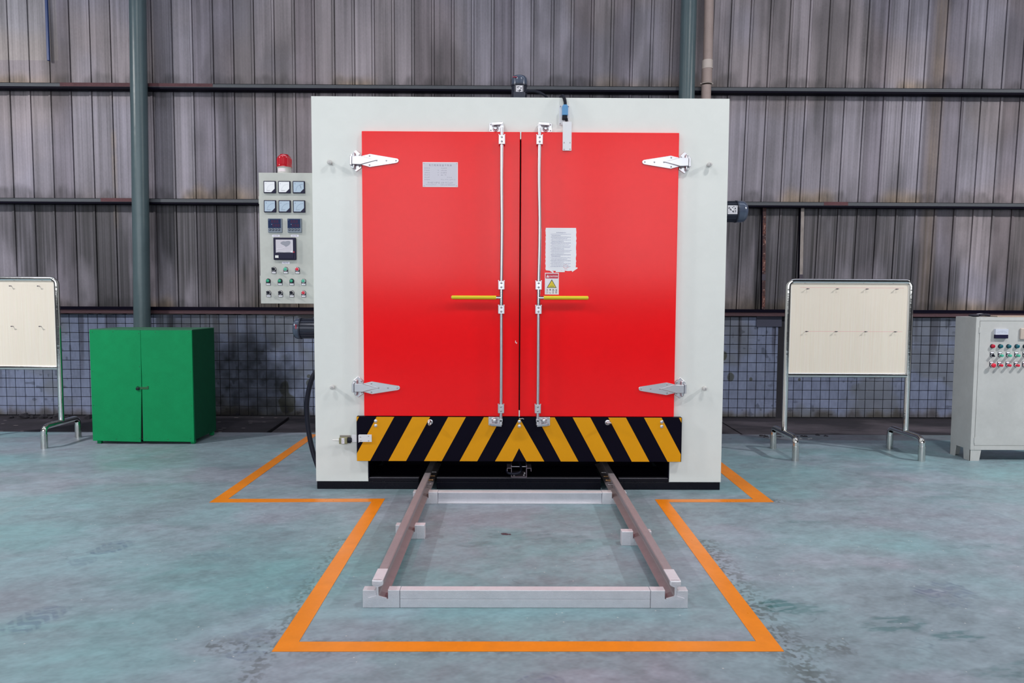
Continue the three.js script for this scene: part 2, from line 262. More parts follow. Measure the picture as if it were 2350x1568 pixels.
// ---------------------------------------------------------------- rear wall: cladding above a tiled dado
const WX0 = -6.75, WW = 13.65, WY0 = 1.3, WH = 4.1;
const dripsAndShade = []; for (let i = 0; i < 260; i++) dripsAndShade.push([WX0 + rnd() * WW, [4.06, 2.68, 4.06, 2.68, 5.6][i % 5], 0.06 + rnd() * (i % 3 ? 0.25 : 1.0), 0.008 + rnd() * 0.03, 0.25 + rnd() * 0.55]);
dripsAndShade.sort((a, b) => a[0] - b[0]);
const wallMap = dataTex(2048, 1024, (u, v, o) => {
  const x = WX0 + u * WW, y = WY0 + v * WH, tx = x - (x > 0 ? 0.026 * Math.min(1, x / 2.5) * (4.4 - y) * -1 : 0);
  const f1 = vn(tx * 75, y * 0.55), f2 = vn(tx * 26 + 9, y * 0.8), f3 = vn(tx * 7, y * 0.7 + 20), f4 = fbm(x * 1.1, y * 1.5 + 4, 4), fine = vn(x * 120, y * 50);
  let k = 0.78 + 0.26 * (f1 - 0.5) + 0.3 * (f2 - 0.5) + 0.38 * (f3 - 0.5) + 0.4 * (f4 - 0.5) + 0.1 * (fine - 0.5);
  let r = 0.305, g = 0.275, b = 0.325;
  const warm = step01(0.45, 0.7, fbm(x * 0.8 + 40, y * 0.9, 3)); r += 0.02 * warm; b -= 0.03 * warm;
  // drip streaks darkened with painted shade hang from the rails, soot and rust where water stands on them
  let dr = 0;
  for (const [dx, dy, len, w, s] of dripsAndShade) { if (dx < tx - 0.09) continue; if (dx > tx + 0.09) break; if (y > dy) continue; const t = (dy - y) / len; if (t > 1) continue; const q = Math.abs(tx - dx - 0.01 * vn(y * 6, dx * 9)) / w; if (q < 1) dr = Math.max(dr, s * (1 - q) * (1 - t * t) * (0.5 + vn(tx * 120, y * 2))); }
  k *= 1 - 0.65 * dr;
  const ledge = y > 4.06 ? y - 4.11 : y > 2.68 ? y - 2.73 : y - 1.37, n5 = fbm(x * 2.2, 3 + Math.floor(y), 3);
  const crust = step01(0.16, 0.02, ledge + 0.22 * (vn(tx * 9, y * 5 + 30) - 0.5) - 0.12 * (n5 - 0.5)) * (0.35 + 0.65 * vn(tx * 55, y * 7));
  k *= 1 - 0.55 * crust;
  const lowDark = y < 2.7 ? step01(0.22, 0.6, fbm(tx * 3.2 + 70, y * 0.8, 4)) * 0.78 : step01(0.5, 0.7, fbm(tx * 2.5 + 9, y * 0.7 + 5, 4)) * 0.38;  // darker patches, heavier on the lower cladding
  k *= 1 - lowDark * (0.5 + 0.7 * f1);
  const ru = Math.max(step01(0.22, 0.0, ledge + 0.1 * (f3 - 0.5)) * step01(0.5, 0.72, vn(x * 1.6 + 2, Math.floor(y) * 3.1)), 0.85 * step01(0.14, 0.02, Math.abs(tx - 5.33 - 0.03 * f4)) * (0.4 + 0.6 * f1) * (0.5 + f4), 0.5 * step01(0.05, 0.01, Math.abs(tx + 4.9)) * step01(0.4, 0.6, f4));
  r += 0.10 * ru; g += 0.03 * ru; b -= 0.09 * ru;
  k = Math.max(k, 0.09);
  o[0] = r * k; o[1] = g * k; o[2] = b * k;
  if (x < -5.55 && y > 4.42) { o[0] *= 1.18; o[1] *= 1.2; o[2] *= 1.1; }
});
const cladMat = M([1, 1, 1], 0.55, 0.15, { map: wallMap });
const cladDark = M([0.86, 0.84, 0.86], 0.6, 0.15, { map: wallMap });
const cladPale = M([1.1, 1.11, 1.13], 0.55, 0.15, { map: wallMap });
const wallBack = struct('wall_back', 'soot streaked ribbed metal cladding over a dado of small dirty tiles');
const coreMat = M([0.02, 0.019, 0.026], 0.9);
part('wall_core', [bx(-13, 13, -0.2, 8.2, -8.95, -8.672, 0), bx(-13, 13, -0.2, 1.33, -8.67, -8.645, 0)], coreMat, wallBack);
const ribs = [];
for (let x = -2.654 - 0.2513 * 41; x < -2.6; x += 0.2513) ribs.push(x);
for (let i = 1; i <= 21; i++) ribs.push(-2.654 + (5.398 / 22) * i);
for (let x = 2.744; x < 13; x += 0.2437) ribs.push(x);
const lean = (x) => 0.026 * clamp(x / 2.5);
function cladPanel(x0, x1) {
  const w = x1 - x0 - 0.046, prof = [];
  // flat sheet with four faint stiffening creases, then the raised seam rib
  prof.push([x0 + 0.023, 0]);
  const dents = 0.0004 + 0.0016 * rnd() * rnd();
  for (let i = 1; i <= 5; i++) { const c = x0 + 0.023 + (w * (i + 0.25 * (rnd() - 0.5))) / 6; prof.push([c - 0.003, 0], [c, -dents * (0.4 + rnd())], [c + 0.003, 0]); }
  prof.push([x1 - 0.0215, 0], [x1 - 0.0205, -0.02], [x1 - 0.0135, -0.02], [x1 - 0.0125, 0.012], [x1 + 0.0125, 0.012], [x1 + 0.0135, -0.02], [x1 + 0.0195, -0.02], [x1 + 0.0205, 0], [x1 + 0.023, 0]);
  const y0 = 1.36, y1 = 8.1, pos = [], uv = [];
  const q = (p, y) => [p[0] - lean(x0) * (4.4 - y), y, -8.645 + p[1]];
  for (let i = 0; i < prof.length - 1; i++) {
    const A = q(prof[i], y0), B = q(prof[i + 1], y0), C = q(prof[i + 1], y1), D = q(prof[i], y1);
    for (const v of [A, B, C, A, C, D]) { pos.push(...v); uv.push((v[0] - WX0) / WW, (v[1] - WY0) / WH); }
  }
  const g = new THREE.BufferGeometry();
  g.setAttribute('position', new THREE.Float32BufferAttribute(pos, 3)); g.setAttribute('uv', new THREE.Float32BufferAttribute(uv, 2)); g.computeVertexNormals();
  return g;
}
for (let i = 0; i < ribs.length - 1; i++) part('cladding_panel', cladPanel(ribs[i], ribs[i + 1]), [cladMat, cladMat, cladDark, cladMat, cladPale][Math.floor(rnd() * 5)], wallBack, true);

// tiled dado
const tileMap = dataTex(2048, 256, (u, v, o) => {
  const x = WX0 + u * WW, y = v * 1.32;
  const tone = hash(Math.floor((x + 3.643) / 0.1175), Math.floor((y - 0.014) / 0.1165) + 50), n = fbm(x * 4, y * 4, 4), f = vn(x * 50, y * 22);
  let k = 0.80 + 0.16 * (tone - 0.5) + 0.3 * (n - 0.5) + 0.16 * (f - 0.5);
  let r = 0.25, g = 0.288, b = 0.43;
  const dirt = step01(0.5, 0.72, fbm(x * 2.1 + 20, y * 2.6, 4) + 0.13 * step01(4.2, 4.9, x)); r += 0.012 * dirt; b -= 0.06 * dirt; k *= 1 - 0.2 * dirt * (0.6 + 0.8 * f);
  const run = step01(0.62, 0.8, vn(x * 16, y * 0.8)) * step01(0.5, 1.3, y + 0.5 * vn(x * 30, 7)) * 0.5; k *= 1 - run; r += 0.03 * run;
  const spots = step01(0.8, 0.86, vn(x * 21, y * 19)) * step01(0.45, 0.6, vn(x * 3 + 2, y * 3)); k *= 1 - 0.4 * spots;
  // thick soot and painted shade on the tiles right of the green cabinet
  const so = step01(0.3, -0.14, x + 2.72 + 0.26 * y + 0.5 * (fbm(x * 4, y * 4, 4) - 0.5)) * (1 - 0.5 * step01(0.75, 1.2, y + 0.3 * (vn(x * 9, y * 9) - 0.5))) * (x > -4.3 && x < -2.3 ? 1 : 0);
  k *= 1 - 0.97 * so * (0.85 + 0.3 * (fbm(x * 11 + 3, y * 11, 3) - 0.5));
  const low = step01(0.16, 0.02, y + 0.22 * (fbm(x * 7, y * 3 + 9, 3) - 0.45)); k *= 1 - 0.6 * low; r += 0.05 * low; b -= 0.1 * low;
  const oil = (cx, cy, rx, ry) => 1 - step01(0.85, 1.05, Math.hypot((x - cx) / rx, (y - cy) / ry) + 0.25 * (vn(x * 20, y * 20) - 0.5));
  const st = Math.max(oil(-2.83, 0.36, 0.06, 0.1), oil(-2.8, 0.17, 0.11, 0.14), oil(-2.52, 0.43, 0.035, 0.045), oil(-2.52, 0.52, 0.025, 0.025), oil(2.74, 0.80, 0.05, 0.06), oil(2.84, 0.53, 0.045, 0.06), oil(3.1, 0.5, 0.02, 0.025), oil(3.72, 0.5, 0.02, 0.02));
  k *= 1 - 0.62 * st; r += 0.02 * st; b -= 0.13 * st;
  o[0] = Math.max(0.006, r * k); o[1] = Math.max(0.006, g * k); o[2] = Math.max(0.012, b * k);
});
const tileMat = M([1, 1, 1], 0.32, 0, { map: tileMap, roughnessMap: rep(smear, 3) });
const tileCols = [];
for (let k = -48; k <= 52; k++) tileCols.push([-3.643 + 0.1175 * k, -3.643 + 0.1175 * (k + 1), k]);
for (let k = -1; k < 5; k++) tileCols.push([2.822 + 0.1145 * k, 2.822 + 0.1145 * (k + 1), k]);
for (let k = 0; k < 48; k++) tileCols.push([3.533 + 0.115 * k, 3.533 + 0.115 * (k + 1), k]);
tileCols.push([3.3945, 3.435, 3], [2.585, 2.7075, 3]);
const spareTiles = []; let tileCount = 0;
for (const [x0, x1] of tileCols) for (let r = 0; r < 11; r++) {
  const y0 = 0.014 + 0.1165 * r, lift = 0.0015 * rnd();
  if (r >= 10 && x0 > 3.13 && x0 < 3.45) continue;
  let g = flat(bx(x0 + 0.0034, x1 - 0.0034, y0 + 0.0034, y0 + 0.1165 - 0.0034, -8.645, -8.634 + lift, x0 < -6.7 || x0 > 6.9 || (x0 > -2.4 && x0 < 2.6) ? 0 : 0.002));
  const p = g.attributes.position, u = g.attributes.uv;
  for (let i = 0; i < p.count; i++) u.setXY(i, (p.getX(i) - WX0) / WW, p.getY(i) / 1.32);
  const shown = (x0 > -3.65 && x0 < -2.4) || (x0 > 2.58 && x0 < 3.44) || (x0 > 3.5 && x0 < 5.1 && y0 < 0.72) || (x0 > 5.1 && x0 < 5.6 && r < 10);
  if (shown && tileCount < 300) { tileCount++; part('wall_tile', g, tileMat, wallBack, true); } else spareTiles.push(g);
}
part('wall_tiles', spareTiles, tileMat, wallBack, true).userData.kind = 'stuff';
// ragged plaster under the sill rail
{
  const pts = [[-6.8, 1.345]], lo = []; for (let x = -6.8; x < -1.5; x += 0.045) lo.push([x, 1.288 + 0.03 * rnd() * rnd() - (x > -3.1 ? 0.07 * rnd() * step01(-3.0, -2.7, x) : 0)]);
  part('plaster_edge', ext([[-6.8, 1.345], ...lo, [-1.5, 1.29], [-1.5, 1.345]], 0.03, 0, -8.655), M([0.13, 0.12, 0.13], 0.9, 0, { bumpMap: rep(grain, 6), bumpScale: 0.004 }), wallBack);
}
// other walls, ceiling
const plain = M([0.075, 0.078, 0.09], 0.8, 0, { map: rep(mottle, 0.3) });
part('cladding', bx(-13.3, -13, -0.2, 8.2, -8.95, 9.3, 0), plain, struct('wall_left', 'grey clad side wall of the hall'));
part('cladding', bx(13, 13.3, -0.2, 8.2, -8.95, 9.3, 0), plain, struct('wall_right', 'grey clad side wall of the hall opposite'));
part('roof_deck', bx(-13.3, 13.3, 8, 8.3, -8.95, 9.3, 0), plain, struct('ceiling', 'grey metal roof deck of the hall'));
const wallFront = struct('wall_front', 'grey clad wall behind the camera with a row of tall windows');
const wins = []; for (let i = 0; i < 5; i++) wins.push([-11.5 + i * 3.5, -11.5 + i * 3.5 + 3.3]);
const WB = 1.9, WT = 6.6;
{
  const s = new THREE.Shape([[-13.3, -0.2], [13.3, -0.2], [13.3, 8.2], [-13.3, 8.2]].map((p) => new THREE.Vector2(...p)));
  for (const [a, b] of wins) s.holes.push(new THREE.Path([[a, WB], [a, WT], [b, WT], [b, WB]].map((p) => new THREE.Vector2(...p))));
  part('cladding', ext(s, 0.3, 0, 9), plain, wallFront);
}
const paneMat = M([0.6, 0.63, 0.66], 0.6, 0, { emissive: new THREE.Color(...WINDOW_TINT), emissiveIntensity: WINDOW_L * 0.35 });
wins.forEach(([a, b], i) => {
  const w = struct('window_' + (i + 1), 'tall frosted daylight window, number ' + ['one', 'two', 'three', 'four', 'five'][i] + ' from the control box side'), fm = M([0.4, 0.42, 0.44], 0.5);
  const f = [bx(a, a + 0.06, WB, WT, 9.02, 9.1), bx(b - 0.06, b, WB, WT, 9.02, 9.1), bx(a, b, WB, WB + 0.06, 9.02, 9.1), bx(a, b, WT - 0.06, WT, 9.02, 9.1)];
  for (let k = 1; k < 4; k++) f.push(bx(a + (b - a) * k / 4 - 0.02, a + (b - a) * k / 4 + 0.02, WB, WT, 9.03, 9.09));
  for (let k = 1; k < 4; k++) f.push(bx(a, b, WB + (WT - WB) * k / 4 - 0.02, WB + (WT - WB) * k / 4 + 0.02, 9.03, 9.09));
  part('window_frame', f, fm, w);
  part('window_pane', bx(a, b, WB, WT, 9.1, 9.12, 0), paneMat, w);
  const l = new THREE.RectAreaLight(new THREE.Color(...WINDOW_TINT), WINDOW_L, b - a - 0.1, WT - WB - 0.1);
  l.name = 'window_daylight'; l.position.set((a + b) / 2, (WB + WT) / 2, 8.99); l.lookAt((a + b) / 2, (WB + WT) / 2, 0); scene.add(l);
});
{
  const w = struct('window_' + (wins.length + 1), 'unseen roof light strip added to brighten the rear wall');  // added glowing strip, lifts the tone at the top of the rear wall
  part('window_frame', [bx(-10.1, 10.1, 7.93, 7.99, -6.66, -6.6), bx(-10.1, 10.1, 7.93, 7.99, -5.2, -5.14), bx(-10.1, -10.04, 7.93, 7.99, -6.6, -5.2), bx(10.04, 10.1, 7.93, 7.99, -6.6, -5.2)], plain, w);
  part('window_pane', bx(-10.04, 10.04, 7.96, 7.985, -6.6, -5.2, 0), M([0.6, 0.63, 0.66], 0.6, 0, { emissive: new THREE.Color(...ADDED_ROOF_TINT), emissiveIntensity: ADDED_ROOF_L * 0.4 }), w);
  const l = new THREE.RectAreaLight(new THREE.Color(...ADDED_ROOF_TINT), ADDED_ROOF_L, 20, 1.36); l.name = 'added_roof_light'; l.position.set(0, 7.92, -5.9); l.rotation.x = -Math.PI / 2; scene.add(l);
}
LAMPS.forEach(([x, y, z, L, where], i) => {
  const t = thing('high_bay_lamp', 'high bay lamp hanging over the ' + where, 'lamp', [x, y, z]);
  part('lamp_housing', new THREE.LatheGeometry([[0.08, 0.3], [0.1, 0.16], [0.3, 0.02], [0.32, 0], [0.3, -0.01], [0.29, 0.015], [0.08, 0.15], [0.001, 0.15]].map((p) => new THREE.Vector2(...p)), 28), alu, t);
  part('suspension_rod', cyl(0.012, 8 - y - 0.28, 8).translate(0, 0.29 + (8 - y - 0.28) / 2, 0), darkSteel, t);
  part('lamp_lens', cyl(0.27, 0.008, 28).translate(0, 0.012, 0), M([0.9, 0.9, 0.9], 0.4, 0, { emissive: new THREE.Color(...LAMP_TINT), emissiveIntensity: 14 }), t);
  const l = new THREE.RectAreaLight(new THREE.Color(...LAMP_TINT), L, 0.46, 0.46);
  l.name = 'high_bay_light'; l.position.set(x, y - 0.02, z); l.lookAt(x + 0.0001, 0, z); scene.add(l);
});

// rails of the wall frame
const lipRail = (y, r0, r1) => { // inverted channel: front lip, web, rear lip
  return [bx(r0, r1, y - 0.035, y + 0.01, -8.507, -8.5, 0.002), bx(r0, r1, y + 0.002, y + 0.01, -8.62, -8.5, 0.002), bx(r0, r1, y - 0.035, y + 0.01, -8.62, -8.613, 0.002)];
};
function trim(n, label, gs, m) { const t = struct('trim_' + n, label); part('channel', gs, m, t); return t; }
trim(1, 'upper grey steel rail running across the metal cladding', lipRail(4.096, -13, 13), purlinMat);
const t2 = trim(2, 'lower grey steel rail running across the metal cladding', lipRail(2.711, -13, 13), purlinMat);
part('rust_patch', [bx(-5.45, -4.58, 4.063, 4.109, -8.4995, -8.498, 0.0005), bx(-4.38, -3.6, 4.068, 4.108, -8.4995, -8.498, 0.0005)], rustDark, scene.getObjectByName('trim_1'), false, 'rusty stretch of the rail');
part('rust_patch', [bx(-5.0, -4.6, 2.68, 2.724, -8.4995, -8.498, 0.0005), bx(3.9, 4.2, 2.68, 2.724, -8.4995, -8.498, 0.0005)], rustDark, t2, false, 'rusty stretch of the rail');
for (const [n, y] of [[1, 4.096], [2, 2.711]]) part('rail_underside_shade', bx(-13, 13, y - 0.056, y - 0.0345, -8.62, -8.506, 0.002), blackPaint, scene.getObjectByName('trim_' + n), false, 'black strip painted as shade under the rail');  // black strip paints in the shade below each rail
const t3 = trim(3, 'red brown rusty sill rail above the tiled dado', [bx(-13, 13, 1.305, 1.35, -8.6, -8.57, 0.003), bx(-13, 13, 1.34, 1.35, -8.645, -8.57, 0.002)], M([0.10, 0.042, 0.055], 0.6, 0, { map: rep(smear, 1.5, 12), bumpMap: rep(grain, 6), bumpScale: 0.002 }));
part('recess_shade_strip', bx(-13, 13, 1.35, 1.392, -8.645, -8.578, 0.003), blackPaint, t3);  // black strip stands in for the recess shadow at the cladding foot

// columns and pipes
function column(label, x, lx) {
  const c = thing('steel_column', label, 'column', [x, 0, -8.4], 'round steel columns on the wall');
  const h = 8, sh = part('shaft', new THREE.CylinderGeometry(0.094, 0.094, h, 40, 1).translate(0, h / 2, 0), columnMat, c); sh.rotation.z = lx;
  part('base_plate', bx(-0.16, 0.16, 0, 0.016, -0.16, 0.14), columnMat, c);
}
column('grey green round steel column standing behind the green cabinet', -4.5, -0.0145);
column('grey green round steel column rising behind the white oven', 2.13, -0.005);
{
  const d = thing('drain_pipe', 'beige brown plastic drain pipe with a pale collar on the wall', 'pipe', [2.388, 0, -8.43]);
  const pm = M([0.40, 0.30, 0.275], 0.55, 0, { map: rep(mottle, 2), bumpMap: rep(grain, 3), bumpScale: 0.001 }), pale = M([0.56, 0.47, 0.43], 0.5);
  part('pipe', [cyl(0.056, 3.66, 28).translate(0.017, 4.36 + 1.83, 0), cyl(0.058, 4.1, 28).translate(0.005, 2.05, 0)], pm, d);
  part('coupling', [cyl(0.064, 0.09, 28).translate(0.012, 4.35, 0), cyl(0.0655, 0.012, 28).translate(0.012, 4.3, 0)], pale, d);
  part('socket', cyl(0.0625, 0.17, 28).translate(0.01, 4.215, 0), pm, d);
  part('pipe_clamp', [new THREE.TorusGeometry(0.064, 0.006, 8, 32).rotateX(Math.PI / 2).translate(0.008, 4.12, 0), bx(0.062, 0.085, 4.113, 4.127, -0.01, 0.01), bx(-0.07, -0.05, 4.113, 4.127, -0.01, 0.01)], pale, d);
}
{
  const r = thing('conduit', 'thin dark blue conduit ending high on the metal cladding', 'conduit', [-5.64, 4.4, -8.6]);
  part('tube', bx(-0.015, 0.015, 0, 3.6, -0.012, 0.014, 0.004), M([0.006, 0.035, 0.16], 0.4), r);
}
for (const [x, tilt, label, m] of [[3.215, 0.018, 'narrow steel stud on the cladding, dark red rust all over', rustMat], [3.68, 0.008, 'narrow steel stud on the cladding, pale flaking paint, behind the board', flaked]]) {
  const s = thing('steel_stud', label, 'stud', [x, 1.392, -8.58], 'steel studs between the rails');
  const a = part('web', bx(-0.021, 0.021, 0, 1.28, 0, 0.006, 0.002), m, s); a.rotation.z = tilt * 0.9;
  const b = part('flange', bx(-0.026, -0.02, 0, 1.28, -0.04, 0.006, 0.001), blackPaint, s); b.rotation.z = tilt * 0.9;
  const c = part('joint', bx(-0.024, 0.024, 0.36, 0.44, -0.004, 0.01, 0.003), darkSteel, s); c.rotation.z = tilt * 0.9;
}
{
  const p = thing('cover_plate', 'plain dark blue grey plate fixed over the top tiles beside the board', 'plate', [3.3, 1.24, -8.634]);
  part('sheet', bx(-0.15, 0.17, -0.068, 0.068, 0, 0.014, 0.002), M([0.06, 0.062, 0.10], 0.5, 0.1), p);
}

// ---------------------------------------------------------------- the oven (origin: middle of its front, on the floor)
const oven = thing('industrial_oven', 'large white industrial oven with red double doors and hazard striped front', 'oven', [0.093, 0, -5.32]);
{
  const W = 1.6, H = 3.043, D = 2.3;
  part('body', [bx(-W, W, 0.6, H, -D, -0.1, 0), bx(-W, -1.195, 0.091, 0.6, -D, -0.1, 0), bx(1.195, W, 0.091, 0.6, -D, -0.1, 0)], ivory, oven);
  part('front_frame', ext([[-W, 0.062], [-1.189, 0.062], [-1.189, 0.55], [1.189, 0.55], [1.189, 0.062], [W, 0.062], [W, H], [-W, H]], 0.1, 0.003, -0.1), ivory, oven);
  const ch = []; // base channel, broken where the rails run in
  for (const [a, b] of [[-1.594, -0.79], [-0.65, 0.65], [0.79, 1.594]]) ch.push(bx(a, b, 0, 0.0605, -0.06, -0.002, 0.004));
  for (const [a, b] of [[-1.187, -0.79], [-0.65, 0.65], [0.79, 1.187]]) ch.push(bx(a, b, 0.0605, 0.089, -0.06, -0.002, 0.004));
  part('base_channel', [...ch, bx(-1.594, -1.53, 0, 0.06, -D, -0.06), bx(1.53, 1.594, 0, 0.06, -D, -0.06), bx(-1.594, 1.594, 0, 0.06, -D, -D + 0.06)], M([0.004, 0.004, 0.009], 0.4, 0, { bumpMap: rep(grain, 4), bumpScale: 0.0006, roughnessMap: rep(smear, 1), specularIntensity: 0.35 }), oven);
  part('channel_highlight', [bx(-1.187, -0.79, 0.0885, 0.0935, -0.05, -0.003, 0.002), bx(-0.65, 0.65, 0.0885, 0.0935, -0.05, -0.003, 0.002), bx(0.79, 1.187, 0.0885, 0.0935, -0.05, -0.003, 0.002)], M([0.13, 0.125, 0.15], 0.4, 0.5), oven, false, 'base channel edge painted pale as a highlight');  // pale strip paints the lit line along the channel top
  part('inner_deck', [bx(-1.187, -0.79, 0.06, 0.086, -0.42, -0.06, 0), bx(-0.65, 0.65, 0.06, 0.086, -0.42, -0.06, 0), bx(0.79, 1.187, 0.06, 0.086, -0.42, -0.06, 0), bx(-1.195, 1.195, 0.0, 0.6, -0.74, -0.68, 0), bx(-1.1885, -1.18, 0.09, 0.54, -0.68, -0.0015, 0), bx(1.18, 1.1885, 0.09, 0.54, -0.68, -0.0015, 0), bx(-1.18, 1.18, 0.53, 0.54, -0.68, -0.004, 0)], blackPaint, oven);
  // hazard plate with reflective stripes
  const hz = part('hazard_plate', bx(-1.267, 1.271, 0.236, 0.5865, -0.002, 0.046, 0.002), blackPaint, oven, false, 'black plate with yellow chevron stripes');
  const st = (pts) => part('yellow_stripe', ext(pts, 0.0012, 0, 0.0456), yellowTape, hz);
  const B = 0.2375, T = 0.5855, y = (x) => x;
  for (const s of [-1, 1]) {
    const P = (pts) => st(s < 0 ? pts : pts.map(([a, b]) => [-a, b]).reverse());
    P([[-1.266, B], [-1.164, B], [-0.973, T], [-1.11, T], [-1.266, 0.297]]);
    for (let k = 1; k < 4; k++) P([[-1.299 + 0.278 * k, B], [-1.161 + 0.278 * k, B], [-0.972 + 0.278 * k, T], [-1.11 + 0.278 * k, T]]);
    P([[-1.266, T], [-1.266, 0.547], [-1.246, T]]);
  }
  st([[-0.188, B], [-0.052, B], [0, 0.342], [0.058, B], [0.197, B], [0.002, 0.579]]);
  // doors
  for (const s of [-1, 1]) {
    const dr = part('door', s < 0 ? bx(-1.209, -0.005, 0.5895, 2.775, 0, 0.036, 0.004, 2) : bx(0.005, 1.209, 0.5895, 2.775, 0, 0.036, 0.004, 2), red, oven, false, s < 0 ? 'red door with the metal nameplate' : 'red door with the paper notice');
    if (s < 0) {
      const np = card('nameplate', -0.746, -0.478, 2.357, 2.544, 0.036, 0.0385, null, dr, 'engraved metal rating plate');
      np.material = M([0.97, 0.96, 0.98], 0.5, 0, { map: namePrint() });
      for (const a of [-0.737, -0.487]) for (const b of [2.366, 2.535]) part('rivet', knobZ(0.004, 0.003, a, b, 0.0382, 10), boltSteel, dr);
    }
  }
  part('seal_clip', bx(-0.0048, 0.0048, 2.72, 2.779, 0.004, 0.0375, 0.002), whitePlastic, oven);
  part('seal_clip', bx(-0.0048, 0.0048, 0.588, 0.638, 0.01, 0.0385, 0.002), whitePlastic, oven);
  part('tie_string', tube([[0.0, 0.578, 0.049], [0.012, 0.574, 0.055], [0.024, 0.577, 0.052], [0.036, 0.571, 0.049]], 0.0022, 16, 6), whitePlastic, oven);
  part('gap_shade', bx(-0.02, 0.02, 0.6, 2.76, -0.001, 0.006, 0.001), M([0.03, 0.004, 0.006], 0.8), oven, false, 'dark strip painted as shade in the gap between the doors');  // dark strip paints the shade inside the door gap
  part('paint_chip', [bx(-0.034, -0.029, 1.165, 1.183, 0.0355, 0.0365, 0), bx(-0.027, -0.02, 1.16, 1.17, 0.0355, 0.0365, 0)], whitePlastic, oven, false, 'small pale chip in the red paint').userData.kind = 'stuff';
  // hinges
  const hingeStrap = new THREE.Shape();
  hingeStrap.moveTo(0, -0.031); hingeStrap.lineTo(0.071, -0.033); hingeStrap.lineTo(0.135, -0.05); hingeStrap.lineTo(0.335, -0.0185); hingeStrap.absarc(0.335, 0, 0.0175, -Math.PI / 2, Math.PI / 2, false); hingeStrap.lineTo(0.135, 0.05); hingeStrap.lineTo(0.071, 0.034); hingeStrap.lineTo(0, 0.031);
  const bracket = [[-0.019, -0.041], [0.019, -0.078], [0.024, -0.078], [0.063, -0.05], [0.063, 0.05], [0.026, 0.084], [0.019, 0.084], [-0.019, 0.052]];
  for (const hy of [0.812, 2.553]) for (const s of [-1, 1]) {
    const h = grp('hinge', oven); h.position.set(s * 1.281, hy, 0);
    h.userData.label = (hy > 1 ? 'upper' : 'lower') + ' strap hinge of the ' + (s < 0 ? 'nameplate' : 'notice') + ' door';
    const fl = (g) => { if (s > 0) { g = flat(g); g.scale(-1, 1, 1); const p = g.attributes.position, n = g.attributes.normal; for (let i = 0; i < p.count; i += 3) for (const at of [p, n, g.attributes.uv]) { const a = at.clone(); const I = at.itemSize; for (let k = 0; k < I; k++) { at.array[(i + 1) * I + k] = a.array[(i + 2) * I + k]; at.array[(i + 2) * I + k] = a.array[(i + 1) * I + k]; } } } return g; };
    const m = castSteel;
    part('hinge_bracket', [fl(ext(bracket, 0.012, 0.002, 0)), fl(ext([[-0.019, -0.035], [-0.003, -0.035], [-0.003, 0.035], [-0.019, 0.035]], 0.045, 0.003, 0.006))].map((g) => g), m, h);
    part('hinge_strap', [fl(ext(hingeStrap, 0.008, 0.0018, 0.0365)), fl(ext([[0, -0.031], [0.066, -0.033], [0.185, 0.0], [0.066, 0.034], [0, 0.031]], 0.02, 0.004, 0.037))], m, h);
    part('hinge_pin', [fl(cyl(0.011, 0.1, 16).translate(0.009, 0, 0.03)), fl(new THREE.SphereGeometry(0.0125, 16, 10).translate(0.009, 0.052, 0.03)), fl(new THREE.SphereGeometry(0.0115, 16, 10).translate(0.009, -0.052, 0.03))], m, h);
    for (const [a, b] of [[0.132, 0.034], [0.132, -0.035], [0.187, 0], [0.26, 0], [0.333, 0]]) part('screw', fl(knobZ(0.0075, 0.003, a, b, 0.0438, 12, 0.4)), boltSteel, h);
    for (const [a, b] of [[0.05, 0.046], [0.05, -0.04]]) part('screw', fl(knobZ(0.008, 0.004, a, b, 0.011, 12, 0.4)), boltSteel, h);
  }
  // locking rods
  for (const s of [-1, 1]) {
    const k = grp('lock_rod', oven); k.position.set(s * 0.1425, 0, 0.068);
    k.userData.label = s < 0 ? 'locking rod on the nameplate door' : 'locking rod on the notice door';
    const kink = s < 0 ? 0.003 : 0.006;
    part('rod', [tube([[-0.001, 1.57, 0], [kink, 2.05, 0], [-0.001, 2.4, 0], [0, 2.7, 0]], 0.0138, 30, 16), tube([[0, 1.46, 0], [0.001, 1, 0], [0, 0.61, 0]], 0.0128, 12, 16)], castSteel, k);
    part('rod_tee', [cyl(0.0158, 0.13, 20).translate(0, 1.516, 0), cyl(0.012, 0.044, 18).rotateZ(Math.PI / 2).translate(s * 0.022, 1.516, 0.004)], chrome, k);
    const gp = part('handle_grip', [cyl(0.0148, 0.338, 18).rotateZ(Math.PI / 2).translate(s * 0.209, 1.516, 0.004), new THREE.SphereGeometry(0.0142, 16, 10).scale(0.4, 1, 1).translate(s * 0.378, 1.516, 0.004)], yellowGrip, k, false, 'yellow handle grip');
    part('grip_end', knobZ(0.008, 0.004, 0, 0, 0, 12).rotateY(s * Math.PI / 2).translate(s * 0.381, 1.516, 0.004), boltSteel, gp.parent);
    for (const [a, b] of [[2.673, 2.741], [1.577, 1.643], [1.392, 1.456], [0.623, 0.691]]) {
      const gd = part('rod_guide', [bx(-0.0185, 0.0185, a, b, 0.008, 0.0185, 0.002), bx(-0.024, -0.014, a, b, -0.032, 0.013, 0.002), bx(0.014, 0.024, a, b, -0.032, 0.013, 0.002), bx(-0.0255, -0.018, b - 0.002, b + 0.006, 0.004, 0.015, 0.001).rotateZ(0), bx(0.018, 0.0255, b - 0.002, b + 0.006, 0.004, 0.015, 0.001)], castSteel, k);
      for (const q of [0.28, 0.76]) part('screw', knobZ(0.0085, 0.005, 0, a + (b - a) * q, 0.018, 12, 0.4), boltSteel, k);
    }
